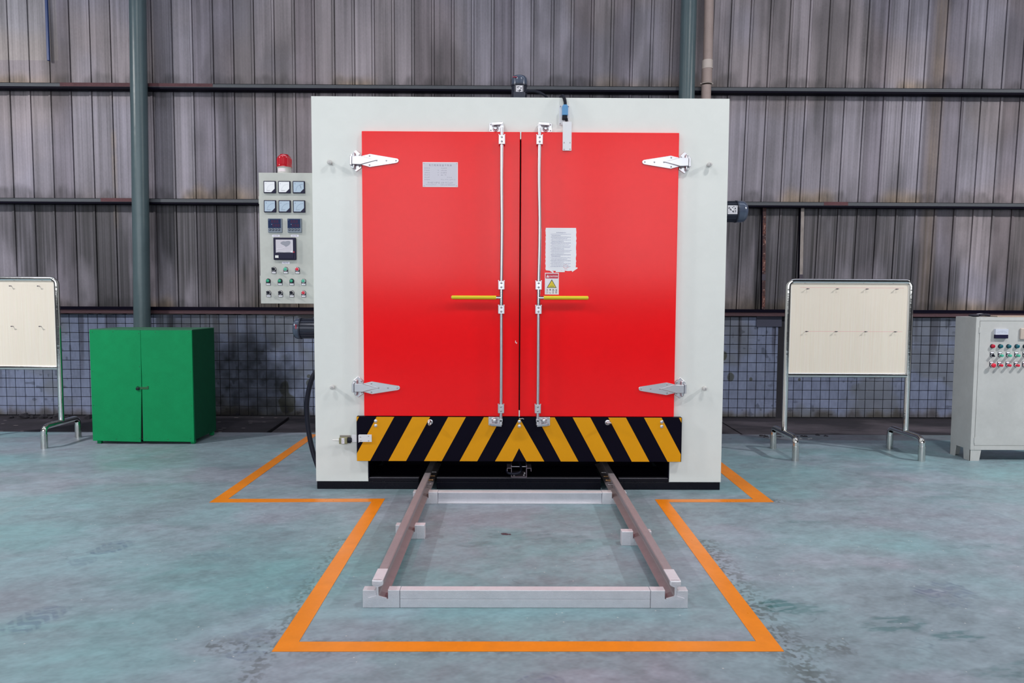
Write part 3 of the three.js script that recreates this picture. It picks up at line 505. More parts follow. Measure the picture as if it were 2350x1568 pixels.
    for (const [up, yy] of [[1, 2.815], [-1, 0.555]]) {
      const z0 = up > 0 ? -0.068 : -0.022, g = grp('cam_lock', oven); g.position.set(s * 0.186, yy, 0);
      g.userData.label = (up > 0 ? 'upper' : 'lower') + ' cam lock of the ' + (s < 0 ? 'nameplate' : 'notice') + ' door rod';
      const zz = 0.068 + z0;
      const sh = new THREE.Shape(); const w2 = 0.054, h2 = 0.034, r = 0.008; sh.moveTo(-w2 + r, -h2); sh.lineTo(w2 - r, -h2); sh.quadraticCurveTo(w2, -h2, w2, -h2 + r); sh.lineTo(w2, h2 - r); sh.quadraticCurveTo(w2, h2, w2 - r, h2); sh.lineTo(-w2 + r, h2); sh.quadraticCurveTo(-w2, h2, -w2, h2 - r); sh.lineTo(-w2, -h2 + r); sh.quadraticCurveTo(-w2, -h2, -w2 + r, -h2);
      part('lock_plate', ext(sh, 0.006, 0.0015, zz), castSteel, g);
      part('cam_boss', [new THREE.TorusGeometry(0.02, 0.005, 10, 28).translate(-s * 0.006 * -1, -up * 0.008, zz + 0.008), knobZ(0.017, 0.026, s * 0.006, -up * 0.008, zz + 0.004, 24, 0.3)], castSteel, g);
      part('keeper', [bx(-0.042, 0.042, -0.011, 0.011, -0.018, 0.018, 0.003).rotateX(up > 0 ? 0.015 : 0.12).rotateZ(-s * up * 0.07).translate(-s * 0.008, up * 0.021, zz + 0.03), bx(-0.01, 0.01, -0.02, 0.02, -0.014, 0.014, 0.003).translate(-s * 0.043, up * 0.004, zz + 0.03)], castSteel, g);
      part('rod_end', [cyl(0.0125, 0.06, 16).translate(-s * 0.0435, -up * 0.045, zz + (up > 0 ? 0.062 : 0.024)), bx(-0.014, 0.014, -0.012, 0.012, -0.014, 0.014, 0.004).translate(-s * 0.0435, -up * 0.012, zz + (up > 0 ? 0.056 : 0.03))], castSteel, g);
      for (const [a, b] of [[s * 0.042, 0.022], [s * 0.042, -0.022]]) part('screw', knobZ(0.0058, 0.004, a, b, zz + 0.005, 10, 0.4), boltSteel, g);
    }
  }
  // upper limit switch, its striker on the notice door
  const ls = grp('limit_switch', oven); ls.userData.label = 'blue limit switch above the notice door'; ls.position.set(0.335, 2.912, 0);
  part('mounting_plate', [bx(-0.041, 0.04, -0.052, 0.055, 0, 0.006), bx(-0.041, 0.036, -0.076, -0.05, 0, 0.006), bx(-0.041, 0.04, 0.05, 0.074, 0, 0.006)], alu, ls);
  part('switch_body', [bx(-0.0205, 0.023, -0.012, 0.06, 0.004, 0.05, 0.005, 2), bx(-0.014, 0.018, 0.05, 0.07, 0.008, 0.044, 0.006, 2)], M([0.10, 0.30, 0.58], 0.4), ls);
  part('plunger', [bx(-0.0195, 0.019, -0.04, -0.012, 0.004, 0.046, 0.004), bx(0.004, 0.024, -0.05, -0.03, 0.008, 0.035, 0.004)], blackRubber, ls);
  part('cable', tube([[0.002, 0.065, 0.028], [0.002, 0.085, 0.03], [-0.004, 0.115, 0.027], [-0.012, 0.14, 0.012], [-0.022, 0.147, -0.03], [-0.05, 0.145, -0.3]], 0.0125, 40, 14), blackRubber, ls);
  for (const [a, b] of [[-0.031, 0.064], [0.03, 0.064], [-0.033, -0.066], [0.026, -0.042]]) part('screw', knobZ(0.005, 0.004, a, b, 0.005, 10, 0.4), boltSteel, ls);
  const sk = part('striker_plate', bx(0.319, 0.387, 2.634, 2.851, 0.042, 0.047, 0.003, 2), alu, oven);
  part('spacer', bx(0.325, 0.381, 2.64, 2.7, 0.036, 0.043, 0.001), alu, sk);
  for (const [a, b] of [[0.331, 2.694], [0.375, 2.694], [0.331, 2.644], [0.375, 2.646]]) part('screw', knobZ(0.005, 0.003, a, b, 0.0465, 10, 0.4), boltSteel, sk);
  // lower limit switch
  const lb = grp('limit_switch', oven); lb.userData.label = 'olive limit switch left of the hazard plate'; lb.position.set(0, 0.401, 0);
  part('mounting_plate', bx(-1.409, -1.325, -0.028, 0.03, 0, 0.006), M([0.30, 0.27, 0.25], 0.45, 0.4), lb);
  part('switch_body', [bx(-1.405, -1.342, -0.031, 0.018, 0.005, 0.048, 0.004, 2)], M([0.27, 0.25, 0.14], 0.45, 0.2), lb);
  card('switch_label', -1.385, -1.362, -0.028, 0.017, 0.047, 0.0485, M([1, 1, 1], 0.4, 0, { map: labelPrint() }), lb);
  part('plunger', [cyl(0.0165, 0.034, 18).rotateZ(Math.PI / 2).translate(-1.324, -0.003, 0.03), bx(-1.343, -1.32, -0.03, 0.014, 0.006, 0.02)], blackRubber, lb);
  part('cable_pin', [cyl(0.0055, 0.052, 12).rotateZ(Math.PI / 2).translate(-1.43, -0.004, 0.028), new THREE.SphereGeometry(0.0055, 12, 8).translate(-1.456, -0.004, 0.028), cyl(0.009, 0.012, 12).rotateZ(Math.PI / 2).translate(-1.409, -0.004, 0.028)], whitePlastic, lb);
  const bl = part('bent_plate', [bx(-1.308, -1.249, -0.018, 0.04, 0.03, 0.035, 0.001), bx(-1.2515, -1.2465, -0.017, 0.041, 0.03, 0.056, 0.001), bx(-1.247, -1.148, -0.012, 0.046, 0.0515, 0.056, 0.001)], alu, lb);
  for (const [a, b] of [[-1.235, 0.027], [-1.172, 0.033], [-1.232, -0.002], [-1.172, -0.002]]) part('screw', knobZ(0.0042, 0.003, a, b, 0.0555, 10, 0.4), boltSteel, lb);
  // white buttons on the frame corners, bolts and eyes of the hazard plate
  for (const a of [-1.456, 1.447]) for (const b of [0.815, 2.541]) { const k = part('corner_knob', [knobZ(0.0125, 0.03, a, b, -0.001, 20), knobZ(0.0185, 0.018, a, b, 0.028, 24, 0.3)], M([0.62, 0.61, 0.6], 0.4), oven); part('knob_insert', knobZ(0.006, 0.002, a + 0.002, b - 0.001, 0.0455, 12), boltSteel, k); }
  for (const a of [-1.118, 0.001, 1.113]) for (const b of [0.552, 0.516]) part('plate_bolt', [knobZ(0.0135, 0.003, a, b, 0.0455, 20), knobZ(0.0075, 0.008, a, b, 0.048, 6, 0.2)], castSteel, oven);
  for (const a of [-0.694, 0.69]) part('eye_bolt', [knobZ(0.021, 0.004, a, 0.546, 0.0455, 22), knobZ(0.011, 0.012, a, 0.546, 0.049, 18), new THREE.TorusGeometry(0.0165, 0.0068, 10, 24).rotateX(a < 0 ? 0 : 1.25).rotateY(a < 0 ? 1.15 : 0).translate(a + (a < 0 ? 0 : 0.004), a < 0 ? 0.542 : 0.546, 0.073)], castSteel, oven);
  // middle trolley stop in the opening
  const tr = grp('trolley_stop', oven); tr.userData.label = 'steel trolley stop bracket with a black hose in the low opening';
  part('bracket', [bx(-0.062, -0.056, 0.0945, 0.19, -0.2, -0.02, 0.001), bx(0.058, 0.064, 0.0945, 0.19, -0.2, -0.02, 0.001), bx(-0.062, 0.064, 0.0945, 0.1, -0.2, -0.012, 0.001),
    bx(-0.095, -0.056, 0.178, 0.183, -0.14, -0.0, 0.001).rotateX(0).translate(0, -0.01, 0), bx(0.058, 0.099, 0.178, 0.183, -0.14, 0, 0.001).translate(0, -0.01, 0), bx(-0.095, -0.09, 0.145, 0.172, -0.14, 0, 0.001), bx(0.094, 0.099, 0.145, 0.172, -0.14, 0, 0.001)], M([0.30, 0.24, 0.29], 0.4, 0.5), tr);
  part('cross_rod', [cyl(0.004, 0.118, 10).rotateZ(Math.PI / 2).translate(0.001, 0.212, -0.1), cyl(0.004, 0.118, 10).rotateZ(Math.PI / 2).translate(0.001, 0.172, -0.05)], M([0.6, 0.58, 0.66], 0.3, 0.8), tr);
  part('hose', tube([[0.0, 0.2, -0.1], [0.012, 0.182, -0.05], [0.018, 0.155, -0.01], [0.002, 0.137, 0.01], [-0.04, 0.13, 0.015], [-0.085, 0.134, 0.0], [-0.1, 0.15, -0.03]], 0.0095, 40, 12), blackRubber, tr);
  part('nut', [knobZ(0.008, 0.008, -0.038, 0.109, -0.03, 6), knobZ(0.008, 0.008, 0.04, 0.109, -0.03, 6), knobZ(0.008, 0.008, 0.045, 0.125, -0.03, 6)], boltSteel, tr);
  // fan motors
  const fan = (label, r, len, dome, place) => {
    const f = grp('fan_motor', oven); f.userData.label = label; place(f);
    const prof = [[0.0001, 0], [r * 0.93, 0], [r * 0.93, len]]; // body along +y, cowl at the end
    const body = [new THREE.LatheGeometry(prof.map((p) => new THREE.Vector2(...p)), 36)];
    for (let i = 0; i < 18; i++) body.push(bx(-0.002, 0.002, 0.02, len - 0.005, r * 0.88, r * 1.0, 0.001).rotateY((i / 18) * Math.PI * 2));
    part('motor_body', body, motorDark, f);
    part('cowl_rim', cyl(r * 1.05, 0.012, 40).translate(0, len, 0), motorDark, f);
    part('cowl', new THREE.LatheGeometry([[r * 1.02, len], [r * 1.02, len + dome * 0.5], [r * 0.96, len + dome * 0.75], [r * 0.78, len + dome * 0.93], [r * 0.5, len + dome], [0.0001, len + dome]].map((p) => new THREE.Vector2(...p)), 40), motorBlue, f);
    return f;
  };
  const top = fan('upright fan motor on the oven roof', 0.0735, 0.478, 0.092, (f) => f.position.set(0.007, H, -1.28));
  card('motor_plate', -0.03, 0.03, 0.4, 0.46, 0.068, 0.075, M([1, 1, 1], 0.4, 0.2, { map: motorPrint() }), top);
  part('terminal_box', bx(-0.055, 0.055, 0.3, 0.39, 0.05, 0.12, 0.006), motorDark, top);
  part('red_mark', bx(-0.062, -0.02, 0.535, 0.541, 0.06, 0.0755, 0.001), M([0.35, 0.02, 0.05], 0.5), top);
  part('motor_cable', tube([[0.05, 0.4, 0.06], [0.1, 0.405, 0.09], [0.17, 0.395, 0.1], [0.24, 0.36, 0.1], [0.28, 0.32, 0.08]], 0.0115, 24, 12), blackRubber, top);
  const left = fan('fan motor low on the control box side of the oven', 0.097, 0.455, 0.066, (f) => { f.position.set(-W, 1.218, -1.18); f.rotation.z = Math.PI / 2; });
  part('red_mark', bx(0.0, 0.04, 0.47, 0.482, 0.09, 0.1005, 0.001), M([0.35, 0.02, 0.05], 0.5), left);
  const right = fan('fan motor high on the far side of the oven', 0.099, 0.455, 0.102, (f) => { f.position.set(W, 2.339, -1.18); f.rotation.z = -Math.PI / 2; });
  card('motor_plate', -0.045, 0.035, 0.35, 0.44, 0.09, 0.1005, M([1, 1, 1], 0.4, 0.2, { map: motorPrint() }), right);
}
// ---------------------------------------------------------------- printing on things
function glyph(c, x, y, s, strokes) { c.beginPath(); for (const k of strokes.split(' ')) { const n = [...k].map(Number); c.moveTo(x + n[0] * s / 9, y + n[1] * s / 9); for (let i = 2; i < n.length; i += 2) c.lineTo(x + n[i] * s / 9, y + n[i + 1] * s / 9); } c.stroke(); }
function han(ch) {
  return { 注: '1132 0424 0938 5060 3282 3585 3989 6269', 意: '5051 1181 3242 6252 0383 2474 2444 7477 2777 1918 3938 6978 2575', 高: '5051 1181 3373 3272 2373 1595 1519 9599 3777 3639 7679 3979', 温: '1122 0314 0928 4181 4145 8185 4383 4585 3797 3799 3939 5759 7779 2999', 小: '5059 3949 2316 7386', 心: '1416 3438 3869 6979 7988 5255 7496', 烫: '1131 0323 2041 4071 7143 4383 8374 2548 1648 3619 6688 5649 5679', 伤: '2014 2329 4153 4151 5191 4373 8379 5349 7379 6989', 电: '5059 2171 2176 7176 2373 2676 5989 8987', 热: '2124 1333 1535 6124 5181 8186 8696 1918 3938 6968 8988', 鼓: '2022 0141 1343 1345 4345 1545 0747 6060 5191 7072 5393 5387 9379 5999', 风: '2120 2181 8188 8899 2129 3337 3773 3377', 恒: '2029 1315 3334 4191 4999 5383 5387 8387 5585 5787', 干: '2181 1494 5159', 燥: '2028 1214 3234 4181 5272 4243 8283 4545 6469 4696 6638 6698', 箱: '2112 2141 6152 6191 3349 1545 3519 3559 6393 6399 9399 6595 6797' }[ch] || '1181 5159 2373 2979';
}
function scribble(c, x, y, w, h, n, a) { for (let i = 0; i < n; i++) { const cx = x + (w * i) / n, cw = (w / n) * 0.72; c.globalAlpha = a * (0.6 + 0.4 * rnd()); for (let k = 0; k < 4; k++) { c.beginPath(); if (k % 2) { const yy = y + h * rnd(); c.moveTo(cx, yy); c.lineTo(cx + cw, yy); } else { const xx = cx + cw * rnd(); c.moveTo(xx, y); c.lineTo(xx, y + h); } c.stroke(); } } c.globalAlpha = 1; }
function namePrint() {
  return canvasTex(512, 364, (c, w, h) => {
    c.fillStyle = '#d9d6e0'; c.fillRect(0, 0, w, h); c.strokeStyle = '#f2f0f6'; c.lineWidth = 12; c.strokeRect(6, 6, w - 12, h - 12); c.strokeStyle = '#bcb9c8'; c.lineWidth = 2; c.strokeRect(14, 14, w - 28, h - 28);
    c.strokeStyle = '#8f8ba0'; c.lineWidth = 3.2; [...'电热鼓风恒温干燥箱'].forEach((ch, i) => glyph(c, 88 + i * 38, 32, 26, han(ch)));
    c.lineWidth = 2.2; for (let r = 0; r < 6; r++) { const y = 80 + r * 33.5; scribble(c, 28, y, 78, 15, 4, 0.9); if (r < 4) scribble(c, 266, y, 90, 15, r === 3 ? 2 : r ? 5 : 4, 0.9); if (r > 0 && r < 4) scribble(c, 216, y, 22, 12, 2, 0.6); if (r === 4) scribble(c, 352, y, 80, 14, 3, 0.6); if (r === 5) scribble(c, 262, y, 220, 14, 7, 0.6); }
    c.lineWidth = 2.8; scribble(c, 72, 290, 380, 24, 12, 0.85); c.lineWidth = 2; scribble(c, 50, 327, 150, 12, 8, 0.7); c.strokeStyle = '#8d6f86'; scribble(c, 262, 327, 210, 12, 14, 0.7);
  });
}
function labelPrint() { return canvasTex(64, 128, (c, w, h) => { c.fillStyle = '#e9e5ee'; c.fillRect(0, 0, w, h); c.strokeStyle = '#8a7fa0'; c.lineWidth = 5; c.beginPath(); c.arc(30, 60, 14, 0, 5); c.stroke(); c.beginPath(); c.moveTo(46, 16); c.lineTo(40, 40); c.stroke(); c.beginPath(); c.arc(32, 98, 10, 1, 6); c.stroke(); }); }
function motorPrint() { return canvasTex(96, 96, (c, w, h) => { c.fillStyle = '#d8d6de'; c.fillRect(0, 0, w, h); c.fillStyle = '#1c1d2c'; for (let i = 0; i < 26; i++) c.fillRect(8 + rnd() * 66, 8 + rnd() * 76, 4 + rnd() * 16, 3 + rnd() * 7); c.fillStyle = '#f4f3f8'; c.fillRect(34, 38, 24, 16); }); }

// notices stuck on the right-hand door
{
  const z = -5.2838;
  const n = thing('paper_notice', 'torn edged white sheet of printed rules taped on the red door', 'notice', [0.093, 0, -5.284]);
  const edge = []; const X0 = 0.193, X1 = 0.433, Y0 = 1.722, Y1 = 2.052;
  edge.push([X0 + 0.004, Y1], [X1 - 0.004, Y1]); for (let y = Y1 - 0.02; y > Y0 + 0.02; y -= 0.013) edge.push([X1 - 0.004 * rnd(), y]);
  edge.push([X1 - 0.006, Y0 + 0.012]); for (let x = X1 - 0.02; x > X0 + 0.02; x -= 0.016) edge.push([x, Y0 + 0.004 * rnd()]); edge.push([X0 + 0.006, Y0 + 0.006]);
  for (let y = Y0 + 0.02; y < Y1 - 0.015; y += 0.012) edge.push([X0 + 0.005 * rnd(), y]);
  const print = canvasTex(512, 704, (c, w, h) => {
    c.fillStyle = '#f1f1f8'; c.fillRect(0, 0, w, h); c.strokeStyle = '#5b5d8c'; c.lineWidth = 2.4;
    scribble(c, 180, 72, 160, 12, 13, 0.9);
    for (let r = 0; r < 23; r++) { const y = 97 + r * 24; scribble(c, r % 2 ? 104 : 92, y, [330, 150, 330, 260, 330, 200, 330, 290, 330, 310, 220, 330, 320, 210][r % 14], 11, r % 3 === 1 ? 22 : 30, 0.55 + 0.3 * (r % 4 === 2)); }
    c.strokeStyle = '#d07a86'; c.lineWidth = 4; c.globalAlpha = 0.7; c.beginPath(); c.arc(338, 632, 34, 0, 7); c.stroke(); c.lineWidth = 2.5; scribble(c, 300, 640, 100, 8, 10, 0.8); scribble(c, 318, 668, 50, 10, 5, 0.8);
  });
  const g = flat(ext(edge.reverse(), 0.0012)), p = g.attributes.position, u = g.attributes.uv; for (let i = 0; i < p.count; i++) u.setXY(i, (p.getX(i) - X0) / (X1 - X0), (p.getY(i) - Y0) / (Y1 - Y0));
  part('sheet', g, M([1, 1, 1], 0.55, 0, { map: print, clearcoat: 0.2, clearcoatRoughness: 0.3 }), n, true);
  const tape = M([0.9, 0.9, 0.93], 0.25);
  for (const [x, y, a, l] of [[X0 + 0.035, Y0 + 0.008, -0.55, 0.07], [X1 - 0.012, Y0 + 0.012, 0.6, 0.05], [0.31, Y0 - 0.003, 0, 0.07]]) part('adhesive_tape', bx(-l / 2, l / 2, -0.005, 0.005, 0.0012, 0.0018, 0).rotateZ(a).translate(x, y, 0), tape, n);
  const q = thing('caution_sticker', 'small white and red CAUTION hot surface sticker below the paper notice', 'sticker', [0.093, 0, -5.284]);
  const cp = canvasTex(320, 496, (c, w, h) => {
    c.fillStyle = '#efecf2'; c.fillRect(0, 0, w, h); c.fillStyle = '#c92442'; c.beginPath(); c.roundRect(14, 18, w - 28, 110, 10); c.fill();
    c.fillStyle = '#f4eef2'; c.beginPath(); c.moveTo(66, 42); c.lineTo(32, 106); c.lineTo(100, 106); c.fill(); c.fillStyle = '#c92442'; c.fillRect(63, 62, 6, 24); c.fillRect(63, 92, 6, 8);
    c.fillStyle = '#f6f0f4'; c.font = 'bold 46px sans-serif'; c.textBaseline = 'middle'; c.fillText('CAUTION', 100, 80, 196);
    c.strokeStyle = '#cfcad6'; c.lineWidth = 3; c.strokeRect(14, 134, w - 28, 220);
    c.fillStyle = '#3a2a3c'; c.beginPath(); c.moveTo(160, 148); c.lineTo(44, 344); c.lineTo(270, 344); c.fill(); c.fillStyle = '#ecd31e'; c.beginPath(); c.moveTo(160, 176); c.lineTo(66, 332); c.lineTo(250, 332); c.fill();
    c.strokeStyle = '#a8881c'; c.lineWidth = 5; for (const x of [140, 160, 180]) { c.beginPath(); c.moveTo(x, 236); c.bezierCurveTo(x + 14, 250, x - 14, 262, x, 280); c.stroke(); } c.fillStyle = '#a8881c'; c.fillRect(118, 290, 86, 8); c.fillStyle = '#7f9a3a'; c.fillRect(106, 306, 108, 16);
    c.strokeStyle = '#2d2038'; c.lineWidth = 5; [...'注意高温'].forEach((ch, i) => glyph(c, 32 + i * 68, 368, 46, han(ch))); [...'小心烫伤'].forEach((ch, i) => glyph(c, 32 + i * 68, 426, 46, han(ch)));
  });
  card('label', 0.192, 0.3, 1.541, 1.708, 0, 0.0008, M([1, 1, 1], 0.4, 0, { map: cp }), q);
}

// ---------------------------------------------------------------- control box on the oven's left flank
const cb = thing('control_box', 'tall pale grey control box with six meters, recorder and push buttons', 'control box', [-1.732, 1.461, -5.42]);
const faceMat = (t) => M([0.8, 0.8, 0.82], 0.22, 0, { map: t, clearcoat: 0.6, clearcoatRoughness: 0.08 });
function meterPrint(n) {
  return canvasTex(128, 128, (c, w, h) => {
    c.fillStyle = n < 2 ? '#fbfbff' : '#a4bdd4'; c.fillRect(0, 0, w, h); c.strokeStyle = n < 2 ? '#c9c6d8' : '#5f7ea2'; c.lineWidth = n < 2 ? 1.6 : 2.6;  // first two dials are painted white for the glare on their glass
    c.beginPath(); c.arc(112, 112, 82, Math.PI * 1.02, Math.PI * 1.5); c.stroke(); for (let i = 0; i < 7; i++) { const a = Math.PI * (1.02 + 0.08 * i); c.beginPath(); c.moveTo(112 + Math.cos(a) * 74, 112 + Math.sin(a) * 74); c.lineTo(112 + Math.cos(a) * 90, 112 + Math.sin(a) * 90); c.stroke(); }
    c.fillStyle = n < 2 ? '#b4b0c6' : '#3a4f78'; c.font = 'bold 18px sans-serif'; c.fillText(n < 3 ? 'V' : 'A', 14, 30);
  });
}
function meter(x, y, n) {
  const m = grp('panel_meter', cb); m.position.set(x, y, 0.004);
  m.userData.label = ['first meter of the top row with glare painted white on its dial', 'second meter of the top row with glare painted white on its dial', 'third meter of the top row with a blue dial', 'first meter of the second row', 'second meter of the second row', 'third meter of the second row'][n];
  part('bezel', bx(-0.047, 0.047, -0.047, 0.047, 0, 0.013, 0.003, 2), bezelDark, m);
  const s = [[-0.04, -0.04], [0.013, -0.04], [0.04, -0.013], [0.04, 0.04], [-0.04, 0.04]], g = flat(ext(s, 0.0015, 0, 0.0128)), p = g.attributes.position, u = g.attributes.uv;
  for (let i = 0; i < p.count; i++) u.setXY(i, (p.getX(i) + 0.04) / 0.08, (p.getY(i) + 0.04) / 0.08);
  part('dial', g, faceMat(meterPrint(n)), m, true);
  part('needle', bx(-0.028, 0.0, -0.0008, 0.0008, 0, 0.0006, 0).rotateZ(n === 2 ? -1.2 : 0.02).translate(n === 2 ? 0.02 : 0.006, n === 2 ? -0.01 : -0.027, 0.0145), bezelDark, m);
}
{
  part('housing', bx(-0.218, 0.2175, 0, 1.02, -0.26, -0.004, 0.004), boxGrey, cb);
  part('front_panel', bx(-0.219, 0.2175, 0, 1.021, -0.005, 0.004, 0.003, 2), boxGrey, cb);
  part('side_hinge', [bx(-0.224, -0.217, 0.78, 0.84, -0.02, 0, 0.002), bx(-0.224, -0.217, 0.16, 0.22, -0.02, 0, 0.002)], boxGrey, cb);
  const X = [-0.131, -0.017, 0.096], Y = [0.909, 0.76];
  Y.forEach((y, r) => X.forEach((x, c) => meter(x, y, r * 3 + c)));
  const dispPrint = canvasTex(128, 96, (c, w, h) => { c.fillStyle = '#25375f'; c.fillRect(0, 0, w, h); c.fillStyle = '#5f2a48'; c.font = 'bold 44px monospace'; c.fillText('888', 28, 42); c.fillText('888', 40, 84); c.fillStyle = '#a9b3cf'; c.fillRect(4, 8, 10, 4); c.fillRect(32, 54, 10, 5); });
  const dispMat = M([0.8, 0.8, 0.8], 0.5, 0, { map: dispPrint, specularIntensity: 0.3 });
  for (const [x, y, l] of [[-0.094, 0.611, 'left'], [0.058, 0.6115, 'right']]) {
    const t = grp('temperature_controller', cb); t.position.set(x, y, 0.004); t.userData.label = 'digital controller above the ' + l + ' white name strip';
    part('bezel', bx(-0.055, 0.055, -0.055, 0.055, 0, 0.012, 0.003, 2), bezelBlue, t);
    card('display', -0.053, 0.046, -0.02, 0.05, 0.0115, 0.0135, dispMat, t);
    for (let k = 0; k < 4; k++) { const b = part('key', knobZ(0.0088, 0.003, -0.039 + k * 0.0235, -0.033, 0.0115, 18), bezelDark, t); part('key_cap', knobZ(0.0055, 0.002, -0.039 + k * 0.0235, -0.033, 0.0143, 14), bezelBlue, t); }
  }
  const strip = canvasTex(128, 40, (c, w, h) => { c.fillStyle = '#eeeaf6'; c.fillRect(0, 0, w, h); c.strokeStyle = '#5d5a80'; c.lineWidth = 3; scribble(c, 24, 12, 84, 16, 6, 0.8); }), stripMat = M([1, 1, 1], 0.45, 0, { map: strip });
  for (const [x, y] of [[-0.091, 0.532], [0.057, 0.533], [-0.017, 0.321]]) card('name_strip', x - 0.03, x + 0.03, y - 0.0085, y + 0.0085, 0.004, 0.0055, stripMat, cb);
  const rc = grp('chart_recorder', cb); rc.position.set(-0.02, 0.43, 0.004);
  part('bezel', [bx(-0.088, 0.088, -0.087, 0.087, 0, 0.018, 0.005, 2), bx(-0.078, 0.07, -0.077, -0.037, 0.017, 0.021, 0.002)], bezelDark, rc);
  const scr = canvasTex(256, 196, (c, w, h) => {
    c.fillStyle = '#c9c0cc'; c.fillRect(0, 0, w, h); c.fillStyle = '#b5aebd'; for (let i = 0; i < 60; i++) c.fillRect(rnd() * w, rnd() * h, 30, 1.5);
    c.fillStyle = '#6f7286'; c.beginPath(); c.moveTo(70, 50); c.bezierCurveTo(100, 20, 130, 24, 145, 28); c.bezierCurveTo(180, 14, 220, 16, 222, 36); c.bezierCurveTo(220, 70, 200, 90, 150, 110); c.bezierCurveTo(130, 80, 80, 80, 70, 50); c.fill();  // grey shape paints a reflection onto the screen
    c.strokeStyle = '#f3eff6'; c.lineWidth = 5; c.beginPath(); c.moveTo(10, 140); c.bezierCurveTo(50, 134, 90, 138, 130, 122); c.stroke(); c.strokeStyle = '#8a8496'; c.lineWidth = 3; c.beginPath(); c.moveTo(30, 146); c.lineTo(126, 132); c.stroke();
    c.fillStyle = '#f6f2fa'; c.fillRect(244, 20, 8, 160); c.fillRect(222, 166, 30, 24); c.fillStyle = '#3a3a58'; c.beginPath(); c.moveTo(0, 196); c.lineTo(40, 184); c.lineTo(120, 190); c.lineTo(200, 186); c.lineTo(256, 196); c.fill();
  });
  card('screen', -0.068, 0.066, -0.031, 0.071, 0.0175, 0.0195, faceMat(scr), rc);
  card('white_label', -0.073, -0.047, -0.072, -0.052, 0.0205, 0.022, whitePlastic, rc);
  part('red_lamp', knobZ(0.006, 0.004, 0.073, -0.026, 0.017, 14), M([0.5, 0.01, 0.05], 0.3), rc);
}
// push button with a name plate: colour, and the plate above (+1) or below (-1)
const caps = { green: M([0.02, 0.36, 0.2], 0.25), pale: M([0.06, 0.48, 0.32], 0.3), red: M([0.75, 0.015, 0.05], 0.3), teal: M([0.005, 0.11, 0.15], 0.2), ruby: M([0.45, 0.005, 0.03], 0.2) };
const plateBlack = M([0.012, 0.01, 0.03], 0.4), tagPrint = M([0.86, 0.84, 0.9], 0.5);
function button(parent, x, y, z, kind, plateDir, s = 1, label) {
  const b = grp(kind === 'select' ? 'selector_switch' : kind === 'stop' ? 'emergency_stop' : 'push_button', parent); b.position.set(x, y, z); if (label) b.userData.label = label;
  const R = 0.0185 * s, y0 = plateDir < 0 ? -0.034 : -R, y1 = plateDir < 0 ? R : 0.034, sh = new THREE.Shape();
  if (plateDir < 0) { sh.moveTo(-R, -0.035 * s); sh.lineTo(R, -0.035 * s); sh.lineTo(R, 0); sh.absarc(0, 0, R, 0, Math.PI, false); sh.lineTo(-R, -0.035 * s); } else { sh.moveTo(R, 0.035 * s); sh.lineTo(-R, 0.035 * s); sh.lineTo(-R, 0); sh.absarc(0, 0, R, Math.PI, 2 * Math.PI, false); sh.lineTo(R, 0.035 * s); }
  part('name_plate', ext(sh, 0.003, 0.0005), plateBlack, b);
  const ty = plateDir < 0 ? -0.0265 * s : 0.0265 * s;
  part('name_tag', bx(-0.0155 * s, 0.0155 * s, ty - 0.0065 * s, ty + 0.0065 * s, 0.0025, 0.0042, 0.0005), tagPrint, b);
  part('collar', new THREE.LatheGeometry([[0.0001, 0.002], [0.0165, 0.002], [0.0165, 0.009], [0.0145, 0.013], [0.012, 0.013], [0.012, 0.01], [0.0001, 0.01]].map((p) => new THREE.Vector2(p[0] * s, p[1])), 24).rotateX(Math.PI / 2), kind === 'green' ? plateBlack : chrome, b);
  if (kind === 'select') part('lever', [knobZ(0.0122 * s, 0.014, 0, 0, 0.009, 20), bx(-0.004 * s, 0.004 * s, -0.013 * s, 0.013 * s, 0.018, 0.034, 0.002).rotateZ(0.7)], blackRubber, b);
  else if (kind === 'stop') part('mushroom_cap', [knobZ(0.012, 0.025, 0, 0, 0.009, 20), knobZ(0.021, 0.013, 0, 0, 0.03, 28, 0.35)], caps.red, b);
  else part('button_cap', knobZ(0.0125 * s, parent === cb ? 0.012 : 0.034, 0, 0, 0.008, 22, 0.25), caps[kind], b);
}
{
  const rows = [[0.271, [[-0.111, 'select'], [-0.018, 'pale'], [0.074, 'red']]], [0.179, [[-0.157, 'green'], [-0.064, 'green'], [0.028, 'green'], [0.121, 'pale']]], [0.086, [[-0.155, 'select'], [-0.062, 'select'], [0.027, 'select'], [0.12, 'red']]]];
  const rn = ['top', 'middle', 'bottom'];
  rows.forEach(([y, r], i) => r.forEach(([x, k], j) => button(cb, x, y, 0.004, k, -1, 1, (k === 'select' ? 'black' : k === 'red' ? 'red' : 'green') + ' control in place ' + (j + 1) + ' of the ' + rn[i] + ' button row')));
}
